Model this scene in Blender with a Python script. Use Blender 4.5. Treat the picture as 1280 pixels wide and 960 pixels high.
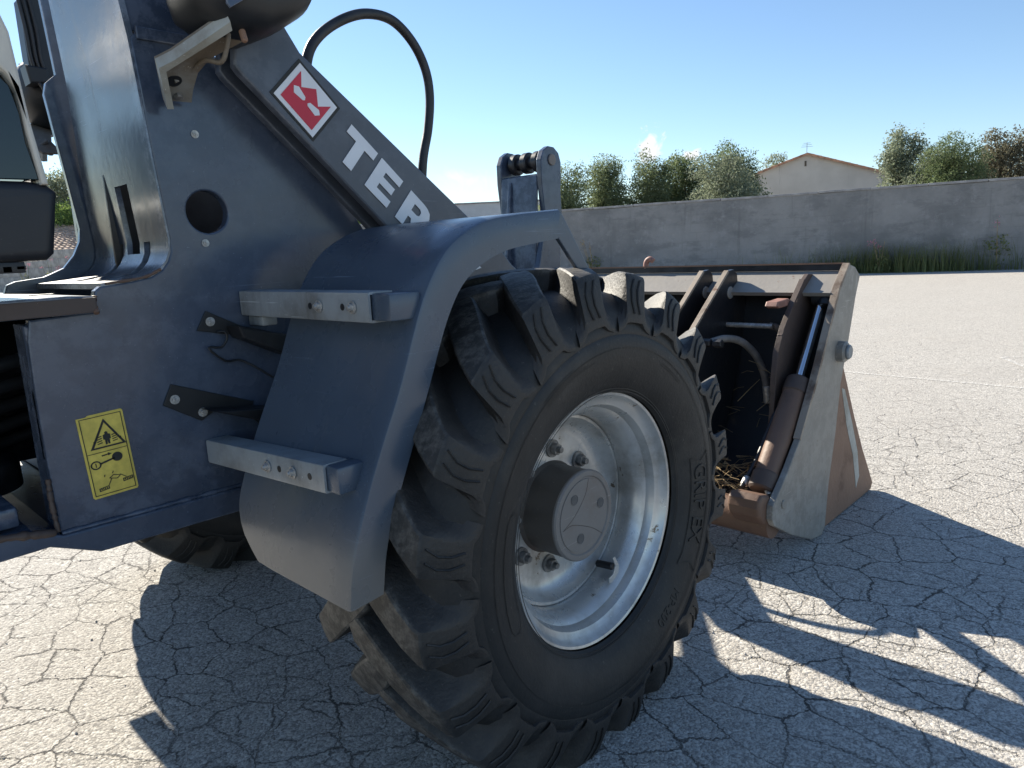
import bpy, bmesh, math, random
import numpy as np
from mathutils import Vector, Matrix, noise as mnoise
R = math.radians
random.seed(7)
for o in list(bpy.data.objects): bpy.data.objects.remove(o)
scene = bpy.context.scene
C = scene.collection

# ------------------------------------------------------------------ camera
cam_d = bpy.data.cameras.new('camera'); cam = bpy.data.objects.new('camera', cam_d); C.objects.link(cam)
yaw, pitch, roll = 0.76472, -0.18661, -0.04688
fw = Vector((math.cos(yaw)*math.cos(pitch), math.sin(yaw)*math.cos(pitch), math.sin(pitch)))
r0 = Vector((math.sin(yaw), -math.cos(yaw), 0)); u0 = r0.cross(fw)
rt = math.cos(roll)*r0 + math.sin(roll)*u0; up = -math.sin(roll)*r0 + math.cos(roll)*u0
m = Matrix((rt, up, -fw)).transposed().to_4x4(); m.translation = (-1.0604, -1.6366, 0.9861)
cam.matrix_world = m
cam_d.sensor_fit = 'HORIZONTAL'; cam_d.sensor_width = 36; cam_d.lens = 36*892.33/1280
cam_d.clip_start = 0.02; cam_d.clip_end = 2000
scene.camera = cam

# ------------------------------------------------------------------ sky, sun, exposure
SUN_AZ, SUN_EL = R(83), R(30.5)          # azimuth counted from +X towards +Y
world = bpy.data.worlds.new('World'); scene.world = world; world.use_nodes = True
nt = world.node_tree; nt.nodes.clear()
wout = nt.nodes.new('ShaderNodeOutputWorld'); wbg = nt.nodes.new('ShaderNodeBackground')
sky = nt.nodes.new('ShaderNodeTexSky'); sky.sky_type = 'NISHITA'; sky.sun_disc = False
sky.sun_elevation = SUN_EL; sky.sun_rotation = R(90) - SUN_AZ
sky.air_density = 1.0; sky.dust_density = 0.05; sky.ozone_density = 3.5
wbg.inputs['Strength'].default_value = 0.0635
# a few small clouds low over the trees, mixed into the sky by direction
tc = nt.nodes.new('ShaderNodeTexCoord')
def cloud(prev, az, el, sx, sz, scale, lo, hi, seed):
    d = Vector((math.cos(el)*math.cos(az), math.cos(el)*math.sin(az), math.sin(el)))
    side = Vector((-math.sin(az), math.cos(az), 0)); upv = d.cross(side)
    def dot(v):
        n = nt.nodes.new('ShaderNodeVectorMath'); n.operation = 'DOT_PRODUCT'
        nt.links.new(tc.outputs['Generated'], n.inputs[0]); n.inputs[1].default_value = v; return n.outputs['Value']
    def mth(op, a, b=None, c=None):
        n = nt.nodes.new('ShaderNodeMath'); n.operation = op
        for i, x in enumerate((a, b, c)):
            if x is None: continue
            if isinstance(x, (int, float)): n.inputs[i].default_value = x
            else: nt.links.new(x, n.inputs[i])
        return n.outputs[0]
    a = mth('DIVIDE', dot(side), sx); b = mth('DIVIDE', dot(upv), sz)
    rr = mth('SQRT', mth('ADD', mth('MULTIPLY', a, a), mth('MULTIPLY', b, b)))
    fall = mth('SUBTRACT', 1.0, rr)
    nz = nt.nodes.new('ShaderNodeTexNoise'); nz.inputs['Scale'].default_value = scale; nz.inputs['Detail'].default_value = 7
    nz.inputs['Roughness'].default_value = .62; nz.inputs['Distortion'].default_value = .5
    mp = nt.nodes.new('ShaderNodeMapping'); mp.inputs['Location'].default_value = (seed, seed*.7, 0)
    nt.links.new(tc.outputs['Generated'], mp.inputs[0]); nt.links.new(mp.outputs[0], nz.inputs['Vector'])
    s = mth('ADD', mth('MULTIPLY', nz.outputs['Fac'], 1.6), mth('MULTIPLY', fall, .9))
    mr = nt.nodes.new('ShaderNodeMapRange'); mr.interpolation_type = 'SMOOTHSTEP'
    nt.links.new(s, mr.inputs['Value']); mr.inputs['From Min'].default_value = lo; mr.inputs['From Max'].default_value = hi
    gate = mth('GREATER_THAN', dot(d), .5)
    f = mth('MULTIPLY', mr.outputs[0], gate)
    mx = nt.nodes.new('ShaderNodeMix'); mx.data_type = 'RGBA'
    nt.links.new(f, mx.inputs['Factor']); nt.links.new(prev, mx.inputs['A'])
    mx.inputs['B'].default_value = (6.0, 6.1, 6.3, 1)
    return mx.outputs['Result']
cs = cloud(sky.outputs[0], R(32.5), R(6.9), .036, .052, 52, 1.20, 1.55, 3.1)
cs = cloud(cs, R(29.6), R(6.2), .045, .016, 60, 1.25, 1.65, 5.3)
cs = cloud(cs, R(46.2), R(5.3), .095, .03, 34, 1.1, 2.0, 9.2)
nt.links.new(cs, wbg.inputs['Color']); nt.links.new(wbg.outputs[0], wout.inputs['Surface'])
sun_d = bpy.data.lights.new('sun', 'SUN'); sun_d.energy = 3.9; sun_d.angle = R(0.55); sun_d.color = (1, .925, .79)
sun = bpy.data.objects.new('sun', sun_d); C.objects.link(sun)
tosun = Vector((math.cos(SUN_EL)*math.cos(SUN_AZ), math.cos(SUN_EL)*math.sin(SUN_AZ), math.sin(SUN_EL)))
sun.rotation_euler = tosun.to_track_quat('Z', 'Y').to_euler(); sun.location = tosun*20
vs = scene.view_settings; vs.view_transform = 'Standard'; vs.look = 'None'; vs.gamma = 1; vs.use_curve_mapping = False
vs.exposure = 1.45

# ------------------------------------------------------------------ material helpers
def newmat(name):
    m = bpy.data.materials.new(name); m.use_nodes = True
    t = m.node_tree; b = t.nodes['Principled BSDF']; return m, t, b
def nd(t, typ, **kw):
    n = t.nodes.new(typ)
    for k, v in kw.items():
        if k in n.inputs: n.inputs[k].default_value = v
        else: setattr(n, k, v)
    return n
def coords(t, scale=(1,1,1), kind='Object', loc=(0,0,0)):
    c = nd(t, 'ShaderNodeTexCoord'); mp = nd(t, 'ShaderNodeMapping')
    mp.inputs['Scale'].default_value = scale; mp.inputs['Location'].default_value = loc
    t.links.new(c.outputs[kind], mp.inputs[0]); return mp.outputs[0]
def tnoise(t, vec, scale, detail=4, rough=.55, dist=0):
    n = nd(t, 'ShaderNodeTexNoise', Scale=scale, Detail=detail, Roughness=rough, Distortion=dist)
    t.links.new(vec, n.inputs['Vector']); return n.outputs['Fac']
def ramp(t, fac, lo, hi, a=0., b=1.):
    n = nd(t, 'ShaderNodeMapRange'); n.interpolation_type = 'SMOOTHSTEP'
    t.links.new(fac, n.inputs['Value']); n.inputs['From Min'].default_value = lo; n.inputs['From Max'].default_value = hi
    n.inputs['To Min'].default_value = a; n.inputs['To Max'].default_value = b; return n.outputs[0]
def mixc(t, fac, a, b, mode='MIX'):
    n = nd(t, 'ShaderNodeMix'); n.data_type = 'RGBA'; n.blend_type = mode
    for k, v in (('Factor', fac), ('A', a), ('B', b)):
        s = [i for i in n.inputs if i.name == k and (i.type == ('VALUE' if k == 'Factor' else 'RGBA'))][0]
        if hasattr(v, 'links') or hasattr(v, 'is_linked'): t.links.new(v, s)
        elif k == 'Factor': s.default_value = v
        else: s.default_value = (*v, 1) if len(v) == 3 else v
    return [o for o in n.outputs if o.type == 'RGBA'][0]
def math_(t, op, a, b=None):
    n = nd(t, 'ShaderNodeMath', operation=op)
    for i, x in enumerate((a, b)):
        if x is None: continue
        if isinstance(x, (int, float)): n.inputs[i].default_value = x
        else: t.links.new(x, n.inputs[i])
    return n.outputs[0]
def bump(t, b, h, strength, dist=.01):
    n = nd(t, 'ShaderNodeBump', Strength=strength, Distance=dist); t.links.new(h, n.inputs['Height']); t.links.new(n.outputs[0], b.inputs['Normal']); return n

def paint(name, col, rough=.38, dirt=(.16,.14,.115), dirt_lo=.52, dirt_hi=.8, dirt_amt=.5, chips=None, chip_lo=.69, bumpk=.06, spec=.5, streak=0, wash=0, scratch=.0, wear=0):
    m, t, b = newmat(name); v = coords(t)
    c = mixc(t, ramp(t, tnoise(t, v, 5, 6), .3, .7), [x*.92 for x in col], [x*1.07 for x in col])
    d = ramp(t, tnoise(t, v, 7, 8, .68), dirt_lo, dirt_hi, 0, dirt_amt)
    if streak:
        vv = coords(t, (14, 14, .8)); d = math_(t, 'ADD', d, ramp(t, tnoise(t, vv, 3, 5), .5, .8, 0, streak))
    if wash:
        d = math_(t, 'MAXIMUM', d, ramp(t, tnoise(t, coords(t, loc=(2.2,0,1.7)), 2.6, 7, .62), .44, .72, 0, wash))
    c = mixc(t, d, c, dirt)
    spk = ramp(t, tnoise(t, v, 230, 2), .70, .76, 0, .55); c = mixc(t, spk, c, [min(1, x*2.3+.05) for x in col])
    if scratch:
        for rot, sc, lo_ in ((35, (3, 3, 140), .66), (-62, (2, 2, 170), .68), (80, (4, 4, 120), .69)):
            mp = nd(t, 'ShaderNodeMapping'); mp.inputs['Rotation'].default_value = (R(rot*.3), R(rot), R(rot*.6)); mp.inputs['Scale'].default_value = sc
            t.links.new(v, mp.inputs[0]); n_ = tnoise(t, mp.outputs[0], 1.5, 3, .6)
            gate = ramp(t, tnoise(t, v, 4, 3), .5, .62)
            c = mixc(t, math_(t, 'MULTIPLY', ramp(t, n_, lo_, lo_+.03, 0, scratch), gate), c, [min(1, x*2.2+.08) for x in col])
    if wear:
        ge = nd(t, 'ShaderNodeNewGeometry'); w_ = math_(t, 'MULTIPLY', ramp(t, ge.outputs['Pointiness'], .515, .58), ramp(t, tnoise(t, v, 25, 6, .7), .42, .6, 0, wear))
        c = mixc(t, w_, c, [min(1, x*1.7+.10) for x in col])
    if chips:
        k = ramp(t, tnoise(t, v, 16, 9, .7), chip_lo, chip_lo+.03); c = mixc(t, k, c, chips)
    t.links.new(c, b.inputs['Base Color'])
    rr = math_(t, 'ADD', ramp(t, tnoise(t, v, 11, 6), .3, .75, rough-.03, rough+.05), math_(t, 'MULTIPLY', d, .18)); t.links.new(rr, b.inputs['Roughness'])
    b.inputs['Specular IOR Level'].default_value = spec
    bump(t, b, math_(t, 'ADD', tnoise(t, v, 60, 3), math_(t, 'MULTIPLY', tnoise(t, v, 9, 2), .5)), bumpk, .004)
    return m
def simple(name, col, rough=.6, metal=0, var=.2, nscale=20, bumpk=.1, bscale=80):
    m, t, b = newmat(name); v = coords(t)
    c = mixc(t, ramp(t, tnoise(t, v, nscale, 5), .3, .7), [x*(1-var) for x in col], [min(1, x*(1+var)) for x in col])
    t.links.new(c, b.inputs['Base Color']); b.inputs['Roughness'].default_value = rough; b.inputs['Metallic'].default_value = metal
    if bumpk: bump(t, b, tnoise(t, v, bscale, 4), bumpk, .003)
    return m

M = {}
GREY = (.052, .070, .107)
M['paint'] = paint('machine_grey_paint', GREY, .24, dirt=(.10,.09,.08), dirt_amt=.16, streak=.10, wash=.16, scratch=.3, wear=.5)
M['paint_gloss'] = paint('worn_glossy_grey_paint', (.075,.10,.14), .22, dirt_amt=.35, streak=.35, spec=.8, scratch=.6, wear=.7)
m = paint('fender_grey_plastic', (.066,.091,.128), .28, dirt=(.12,.12,.115), dirt_lo=.58, dirt_amt=.15, streak=.10, wash=.08, scratch=.5, wear=0)
t = m.node_tree; b = t.nodes['Principled BSDF']                        # dried mud splashed up from below
old = b.inputs['Base Color'].links[0].from_socket; ge = nd(t, 'ShaderNodeNewGeometry'); sx = nd(t, 'ShaderNodeSeparateXYZ'); t.links.new(ge.outputs['Position'], sx.inputs[0])
hz = math_(t, 'ADD', sx.outputs['Z'], math_(t, 'MULTIPLY', tnoise(t, coords(t), 7, 5), .10))
t.links.new(mixc(t, ramp(t, hz, .575, .70, .62, 0), old, (.215,.19,.155)), b.inputs['Base Color'])
M['fender'] = m
M['arm'] = paint('lift_arm_grey_paint', (.068,.080,.104), .36, dirt_amt=.18, wash=.12, scratch=.3, wear=.5)
M['bucket_side'] = paint('bucket_grey_paint', (.225,.21,.185), .5, dirt=(.2,.17,.14), dirt_amt=.5, chips=(.16,.09,.055), chip_lo=.66, streak=.4, scratch=.6, wear=.6)
M['bucket_dark'] = paint('bucket_blackened_steel', (.018,.019,.022), .38, dirt=(.13,.085,.05), dirt_lo=.56, dirt_hi=.8, dirt_amt=.6, bumpk=.3)
M['beam'] = paint('bucket_worn_beam', (.27,.25,.225), .5, dirt=(.22,.2,.17), chips=(.15,.07,.04), chip_lo=.64, bumpk=.2)
M['rust'] = paint('rusted_steel', (.26,.15,.098), .7, dirt=(.10,.05,.03), dirt_amt=.8, chips=(.42,.36,.30), chip_lo=.70, bumpk=.35)
M['rust_dark'] = paint('dark_rusted_steel', (.085,.058,.047), .6, dirt=(.05,.04,.035), dirt_amt=.7, bumpk=.25)
M['black'] = simple('black_plastic', (.012,.013,.015), .45)
M['dark_steel'] = simple('dark_oily_steel', (.022,.022,.024), .42, var=.5)
M['galv'] = paint('galvanised_steel', (.27,.30,.32), .42, dirt=(.11,.11,.105), dirt_lo=.38, dirt_hi=.72, dirt_amt=.85, bumpk=.25, spec=.8, streak=.4, scratch=.4)
M['bolt'] = simple('zinc_bolt', (.45,.44,.42), .5, .6, .3, 90)
M['bolt_dull'] = simple('dull_steel_nut', (.20,.19,.18), .5, .3, .35, 90)
M['chrome'] = simple('chrome_rod', (.75,.77,.8), .12, 1, .05, 20, 0)
M['rim'] = paint('silver_rim_paint', (.56,.555,.54), .28, dirt=(.27,.24,.20), dirt_lo=.46, dirt_hi=.72, dirt_amt=.7, chips=(.15,.115,.085), chip_lo=.61, bumpk=.08, streak=.3)
M['rim'].node_tree.nodes['Principled BSDF'].inputs['Metallic'].default_value = .45
M['hub_side'] = paint('oily_hub_steel', (.078,.066,.056), .55, dirt=(.13,.065,.035), dirt_lo=.5, dirt_hi=.75, dirt_amt=.7, bumpk=.2)
M['hub_face'] = paint('hub_face_grey_paint', (.185,.172,.162), .5, dirt=(.16,.10,.065), dirt_lo=.5, dirt_hi=.75, dirt_amt=.45, chips=(.20,.085,.045), chip_lo=.67, scratch=.4)
M['hub_dark'] = simple('hub_socket_shade', (.09,.088,.088), .6)
M['alu'] = paint('dusty_bracket_grey', (.25,.25,.235), .5, dirt=(.15,.11,.07), dirt_lo=.34, dirt_hi=.6, dirt_amt=.9, bumpk=.2)
M['alu_light'] = paint('pale_bracket_grey', (.42,.43,.40), .5, dirt=(.22,.19,.14), dirt_lo=.40, dirt_hi=.7, dirt_amt=.75, bumpk=.2)
M['white'] = simple('white_vinyl', (.72,.73,.76), .45, var=.04, bumpk=0)
M['red'] = simple('red_vinyl', (.55,.022,.05), .45, var=.08, bumpk=0)
M['yellow'] = simple('faded_yellow_sticker', (.72,.55,.10), .5, var=.14, nscale=60, bumpk=0)
M['ink'] = simple('black_print', (.02,.02,.018), .6, bumpk=0)
M['hose'] = simple('black_rubber_hose', (.022,.022,.024), .5, var=.3)
M['hose_grey'] = simple('sunbleached_hose', (.16,.15,.14), .6, var=.3)
M['cab_beige'] = simple('cream_cab_shell', (.60,.55,.47), .4, var=.06)
M['cab_dark'] = paint('cab_black_plastic', (.012,.013,.017), .5, dirt_amt=.1, scratch=.3)
M['pink'] = simple('worn_red_oxide_paint', (.30,.15,.115), .6, var=.3)

# tyre rubber; the lugs carry pale dust ground into their worn tops
def rubber(name, tops):
    m, t, b = newmat(name); v = coords(t)
    c = mixc(t, ramp(t, tnoise(t, v, 9, 6), .3, .7), (.009,.009,.009), (.021,.020,.0195))
    c = mixc(t, ramp(t, tnoise(t, v, 5.5, 9, .7), .48, .78, 0, .5), c, (.080,.069,.058))
    c = mixc(t, ramp(t, tnoise(t, v, 120, 3), .66, .74, 0, .4), c, (.12,.11,.095))
    if tops:
        sx = nd(t, 'ShaderNodeSeparateXYZ'); t.links.new(v, sx.inputs[0])
        r_ = math_(t, 'SQRT', math_(t, 'ADD', math_(t, 'POWER', sx.outputs['X'], 2), math_(t, 'POWER', sx.outputs['Z'], 2)))
        wz = math_(t, 'MULTIPLY', ramp(t, r_, .472, .482), ramp(t, tnoise(t, v, 34, 8, .75), .42, .66, .12, .9))
        c = mixc(t, wz, c, (.135,.124,.108))
        c = mixc(t, ramp(t, r_, .40, .46, .22, 0), c, (.065,.052,.043))
    t.links.new(c, b.inputs['Base Color']); b.inputs['Roughness'].default_value = .6
    h = math_(t, 'ADD', tnoise(t, v, 160, 4), math_(t, 'MULTIPLY', tnoise(t, v, 22, 5), 1.4)); bump(t, b, h, .35 if tops else .22, .004)
    return m
M['tyre'] = rubber('tyre_rubber', False); M['lug'] = rubber('tread_rubber', True)
# cab glass
m, t, b = newmat('tinted_cab_glass'); b.inputs['Base Color'].default_value = (.004,.012,.015,1); b.inputs['Roughness'].default_value = .06
b.inputs['Specular IOR Level'].default_value = .5; M['glass'] = m

# cracked pale asphalt
m, t, b = newmat('cracked_asphalt'); v = coords(t)
nw = nd(t, 'ShaderNodeTexNoise', Scale=2.6, Detail=2, Roughness=.5); t.links.new(v, nw.inputs['Vector'])
nw2 = nd(t, 'ShaderNodeTexNoise', Scale=26, Detail=4, Roughness=.65); t.links.new(v, nw2.inputs['Vector'])
def vmath(op, a, b_):
    n = nd(t, 'ShaderNodeVectorMath', operation=op)
    for i, x in enumerate((a, b_)):
        if hasattr(x, 'is_linked'): t.links.new(x, n.inputs[i])
        elif i == 1 and op == 'SCALE': n.inputs['Scale'].default_value = x
        else: n.inputs[i].default_value = x
    return n.outputs[0]
w1 = vmath('SCALE', vmath('SUBTRACT', nw.outputs['Color'], (.5,.5,.5)), .13)
w2 = vmath('SCALE', vmath('SUBTRACT', nw2.outputs['Color'], (.5,.5,.5)), .034)
nw3 = nd(t, 'ShaderNodeTexNoise', Scale=85, Detail=3, Roughness=.6); t.links.new(v, nw3.inputs['Vector'])
w3 = vmath('SCALE', vmath('SUBTRACT', nw3.outputs['Color'], (.5,.5,.5)), .016)
vw = vmath('ADD', vmath('ADD', vmath('ADD', v, w1), w2), w3)
thick = ramp(t, tnoise(t, v, 11, 4, .6), .3, .7, -.012, .010)
def cracks(scale, stretch, lo, hi, loc):
    mp = nd(t, 'ShaderNodeMapping'); mp.inputs['Scale'].default_value = stretch; mp.inputs['Location'].default_value = loc; mp.inputs['Rotation'].default_value = (0,0,R(35))
    t.links.new(vw, mp.inputs[0])
    vo = nd(t, 'ShaderNodeTexVoronoi', Scale=scale); vo.feature = 'DISTANCE_TO_EDGE'; vo.voronoi_dimensions = '2D'; t.links.new(mp.outputs[0], vo.inputs['Vector'])
    return ramp(t, math_(t, 'ADD', vo.outputs['Distance'], thick), lo, hi, 1, 0)
keep1 = ramp(t, tnoise(t, v, 2.3, 3), .36, .56); keep2 = ramp(t, tnoise(t, coords(t, loc=(5,3,0)), 2.0, 3), .46, .62)
k1 = cracks(8.2, (1, .78, 1), .003, .024, (0,0,0)); k2 = math_(t, 'MULTIPLY', cracks(12, (.8, 1, 1), .003, .024, (3.3,1.2,0)), keep2)
thin = math_(t, 'MULTIPLY', k1, math_(t, 'ADD', .55, math_(t, 'MULTIPLY', keep1, .45)))
ck = math_(t, 'MAXIMUM', thin, math_(t, 'MULTIPLY', k2, .75))
sxg = nd(t, 'ShaderNodeSeparateXYZ'); t.links.new(v, sxg.inputs[0])            # the far side of the yard is a newer, sounder surface
ck = math_(t, 'MULTIPLY', ck, ramp(t, math_(t, 'ADD', sxg.outputs['X'], math_(t, 'MULTIPLY', tnoise(t, v, .7, 3), 2.5)), 2.4, 5.5, 1, .28))
agg = tnoise(t, v, 180, 3, .8); agg2 = nd(t, 'ShaderNodeTexVoronoi', Scale=135); t.links.new(v, agg2.inputs['Vector'])
c = mixc(t, ramp(t, agg, .36, .64), (.22,.206,.188), (.62,.585,.53))
c = mixc(t, ramp(t, agg2.outputs['Distance'], .0, .28, .45, 0), c, (.78,.75,.70))
stone = nd(t, 'ShaderNodeSeparateColor'); t.links.new(agg2.outputs['Color'], stone.inputs[0])
c = mixc(t, ramp(t, stone.outputs[0], .55, 1, 0, .55), c, (.74,.71,.65)); c = mixc(t, ramp(t, stone.outputs[1], .62, 1, 0, .6), c, (.15,.14,.132))
c = mixc(t, ramp(t, tnoise(t, v, .9, 6, .6), .35, .7, 0, .25), c, (.38,.35,.315))
c = mixc(t, ramp(t, tnoise(t, v, 5, 5, .6), .55, .75, 0, .25), c, (.52,.47,.40))
c = mixc(t, math_(t, 'MULTIPLY', ck, .82), c, (.045,.042,.040))
t.links.new(c, b.inputs['Base Color']); b.inputs['Roughness'].default_value = .9; b.inputs['Specular IOR Level'].default_value = .25
h = math_(t, 'SUBTRACT', math_(t, 'ADD', math_(t, 'MULTIPLY', agg, .5), math_(t, 'MULTIPLY', agg2.outputs['Distance'], -.45)), math_(t, 'MULTIPLY', ck, 1.6))
h = math_(t, 'ADD', h, math_(t, 'MULTIPLY', tnoise(t, v, 7, 4), .7))
bump(t, b, h, .75, .0055)
M['asphalt'] = m

# stained rendered wall
m, t, b = newmat('stained_render'); v = coords(t)
c = mixc(t, ramp(t, tnoise(t, v, .55, 8, .68), .36, .64), (.19,.19,.188), (.275,.27,.263))
c = mixc(t, ramp(t, tnoise(t, coords(t, (1,1,2.6)), 1.1, 7, .7), .49, .62, 0, .5), c, (.145,.145,.147))
c = mixc(t, ramp(t, tnoise(t, v, 3.6, 8, .75), .50, .72, 0, .55), c, (.35,.345,.34))
bk = nd(t, 'ShaderNodeTexBrick', Scale=1.0); bk.inputs['Mortar Size'].default_value = .012; bk.inputs['Brick Width'].default_value = .55; bk.inputs['Row Height'].default_value = .24
bk.inputs['Color1'].default_value = bk.inputs['Color2'].default_value = (1,1,1,1); bk.inputs['Mortar'].default_value = (0,0,0,1)
cc = nd(t, 'ShaderNodeTexCoord'); sp = nd(t, 'ShaderNodeSeparateXYZ'); cb = nd(t, 'ShaderNodeCombineXYZ')
t.links.new(cc.outputs['Object'], sp.inputs[0]); t.links.new(sp.outputs['X'], cb.inputs['X']); t.links.new(sp.outputs['Z'], cb.inputs['Y']); t.links.new(cb.outputs[0], bk.inputs['Vector'])
c = mixc(t, ramp(t, tnoise(t, coords(t, (3.2,3.2,.16)), 1.5, 6, .7), .54, .70, 0, .45), c, (.125,.125,.125))
c = mixc(t, math_(t, 'MULTIPLY', ramp(t, bk.outputs['Color'], 0, 1, 1, 0), ramp(t, tnoise(t, v, .8, 4), .5, .65, 0, .2)), c, (.14,.135,.135))
t.links.new(c, b.inputs['Base Color']); b.inputs['Roughness'].default_value = .95; bump(t, b, tnoise(t, v, 14, 7, .7), .7, .03)
M['render'] = m
M['block'] = simple('concrete_block', (.36,.34,.31), .95, var=.2, nscale=4, bumpk=.4, bscale=20)
M['coping'] = simple('wall_coping', (.30,.29,.285), .95, var=.3, nscale=3, bumpk=.4, bscale=15)
m, t, b = newmat('beige_plaster'); v = coords(t)
c = mixc(t, ramp(t, tnoise(t, v, .8, 6), .3, .7), (.50,.45,.39), (.58,.525,.46))
c = mixc(t, ramp(t, tnoise(t, coords(t, (2.5,2.5,.22)), 1.6, 6, .7), .60, .72, 0, .45), c, (.20,.18,.165))
t.links.new(c, b.inputs['Base Color']); b.inputs['Roughness'].default_value = .95; bump(t, b, tnoise(t, v, 30, 4), .2, .01); M['plaster'] = m
M['white_wall'] = simple('white_plaster', (.62,.60,.57), .95, var=.06, nscale=2)
M['tile'] = simple('clay_tile', (.42,.22,.135), .85, var=.4, nscale=3.5, bumpk=.2)
M['tile_pale'] = simple('sunbleached_clay_tile', (.50,.34,.24), .85, var=.35, nscale=3.5, bumpk=.2)
M['bark'] = simple('bark', (.12,.095,.07), .95, var=.4, nscale=6, bumpk=.6, bscale=25)
M['line'] = None
M['rust_mid'] = paint('brown_rusted_steel', (.15,.088,.060), .6, dirt=(.07,.045,.035), dirt_amt=.8, bumpk=.3)
M['edge'] = paint('worn_and_sunlit_edge', (.33,.27,.21), .55, dirt=(.10,.06,.04), dirt_lo=.42, dirt_hi=.62, dirt_amt=.9, chips=(.16,.08,.05), chip_lo=.6)  # chipped steel on the side plate; also sunlight painted on the rib edges
m, t, b = newmat('worn_white_road_paint'); v = coords(t)
b.inputs['Base Color'].default_value = (.70,.68,.64,1); b.inputs['Roughness'].default_value = .85
t.links.new(ramp(t, tnoise(t, v, 45, 6, .7), .40, .56, .05, .8), b.inputs['Alpha']); M['line'] = m
def leafmat(name, a, bcol, trans=.35):
    m, t, b = newmat(name); v = coords(t)
    gi = nd(t, 'ShaderNodeNewGeometry')
    c = mixc(t, gi.outputs['Random Per Island'], a, bcol)
    c = mixc(t, ramp(t, tnoise(t, v, .9, 3), .35, .7, 0, .5), c, [x*.55 for x in a])
    t.links.new(c, b.inputs['Base Color']); b.inputs['Roughness'].default_value = .6; b.inputs['Specular IOR Level'].default_value = .3
    tr = nd(t, 'ShaderNodeBsdfTranslucent'); t.links.new(c, tr.inputs['Color'])
    mx = nd(t, 'ShaderNodeMixShader'); mx.inputs[0].default_value = trans
    t.links.new(b.outputs[0], mx.inputs[1]); t.links.new(tr.outputs[0], mx.inputs[2]); t.links.new(mx.outputs[0], t.nodes['Material Output'].inputs['Surface'])
    return m
M['leaf_pine'] = leafmat('pine_needles', (.16,.20,.10), (.24,.28,.15), .5)
M['leaf_olive'] = leafmat('olive_leaves', (.20,.235,.15), (.31,.34,.24), .5)
M['leaf_dark'] = leafmat('dark_leaves', (.13,.17,.08), (.19,.235,.115), .5)
M['leaf_brown'] = leafmat('brownish_leaves', (.17,.15,.10), (.2,.19,.12), .5)
M['leaf_bright'] = leafmat('bright_leaves', (.13,.20,.05), (.20,.27,.08), .5)
M['grass'] = leafmat('dry_green_grass', (.14,.175,.06), (.25,.255,.11))
M['petal'] = leafmat('pink_petals', (.62,.18,.28), (.7,.32,.4))
M['straw'] = simple('dry_straw', (.30,.22,.12), .9, var=.35, nscale=8, bumpk=0)

# ------------------------------------------------------------------ mesh helpers
def link(name, me, mat, parent=None):
    o = bpy.data.objects.new(name, me); C.objects.link(o)
    if mat is not None and len(me.materials) == 0: me.materials.append(mat)
    if parent: o.parent = parent
    return o
def tag(o, label=None, cat=None, group=None, kind=None):
    if label: o['label'] = label
    if cat: o['category'] = cat
    if group: o['group'] = group
    if kind: o['kind'] = kind
    return o
def empty(name, loc=(0,0,0)):
    o = bpy.data.objects.new(name, None); C.objects.link(o); o.location = loc; o.empty_display_size = .2; return o
def from_bm(name, bm, mat, parent=None, smooth=None):
    bmesh.ops.recalc_face_normals(bm, faces=bm.faces)
    me = bpy.data.meshes.new(name); bm.to_mesh(me); bm.free()
    if smooth is not None: shade(me, smooth)
    return link(name, me, mat, parent)
def shade(me, ang):
    for p in me.polygons: p.use_smooth = True
    me.set_sharp_from_angle(angle=R(ang))
def curve_mesh(splines, ext, bev, res=2):
    cu = bpy.data.curves.new('tmp', 'CURVE'); cu.dimensions = '2D'; cu.fill_mode = 'BOTH'
    cu.extrude = max(ext - bev, 0); cu.bevel_depth = bev; cu.bevel_resolution = res; cu.offset = -bev
    for pts in splines:
        sp = cu.splines.new('POLY'); sp.points.add(len(pts)-1); sp.use_cyclic_u = True
        for p, q in zip(sp.points, pts): p.co = (q[0], q[1], 0, 1)
    ob = bpy.data.objects.new('tmp', cu); C.objects.link(ob)
    me = bpy.data.meshes.new_from_object(ob.evaluated_get(bpy.context.evaluated_depsgraph_get()))
    bpy.data.objects.remove(ob); bpy.data.curves.remove(cu)
    return me
XZ = Matrix(((1,0,0,0),(0,0,-1,0),(0,1,0,0),(0,0,0,1)))      # drawing plane x,y -> world x,z ; thickness along y
def plate(name, polys, y0, y1, mat, parent, bev=.002, mtx=None, res=1):
    """sheet metal: outline (and holes) in x,z with thickness from y0 to y1"""
    if not isinstance(polys[0][0], (tuple, list)): polys = [polys]
    me = curve_mesh(polys, abs(y1-y0)/2, bev, res)
    me.transform(Matrix.Translation((0, (y0+y1)/2, 0)) @ XZ)
    if mtx: me.transform(mtx)
    bm = bmesh.new(); bm.from_mesh(me); bmesh.ops.remove_doubles(bm, verts=bm.verts, dist=1e-5); bmesh.ops.recalc_face_normals(bm, faces=bm.faces); bm.to_mesh(me); bm.free()
    me.materials.clear(); shade(me, 21)
    return link(name, me, mat, parent)
def circ(cx, cz, r, n=28): return [(cx+r*math.cos(2*math.pi*i/n), cz+r*math.sin(2*math.pi*i/n)) for i in range(n)]
def spline(pts, n=6, closed=False):
    """Catmull-Rom through pts"""
    P = [Vector(p) for p in pts]; out = []
    L = len(P)
    for i in range(L if closed else L-1):
        p0 = P[i-1] if (closed or i > 0) else P[0]*2-P[1]
        p1, p2 = P[i], P[(i+1) % L]
        p3 = P[(i+2) % L] if (closed or i+2 < L) else P[-1]*2-P[-2]
        for k in range(n):
            t = k/n
            out.append(.5*((2*p1)+(p2-p0)*t+(2*p0-5*p1+4*p2-p3)*t*t+(3*p1-p0-3*p2+p3)*t**3))
    if not closed: out.append(P[-1])
    return out
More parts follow.
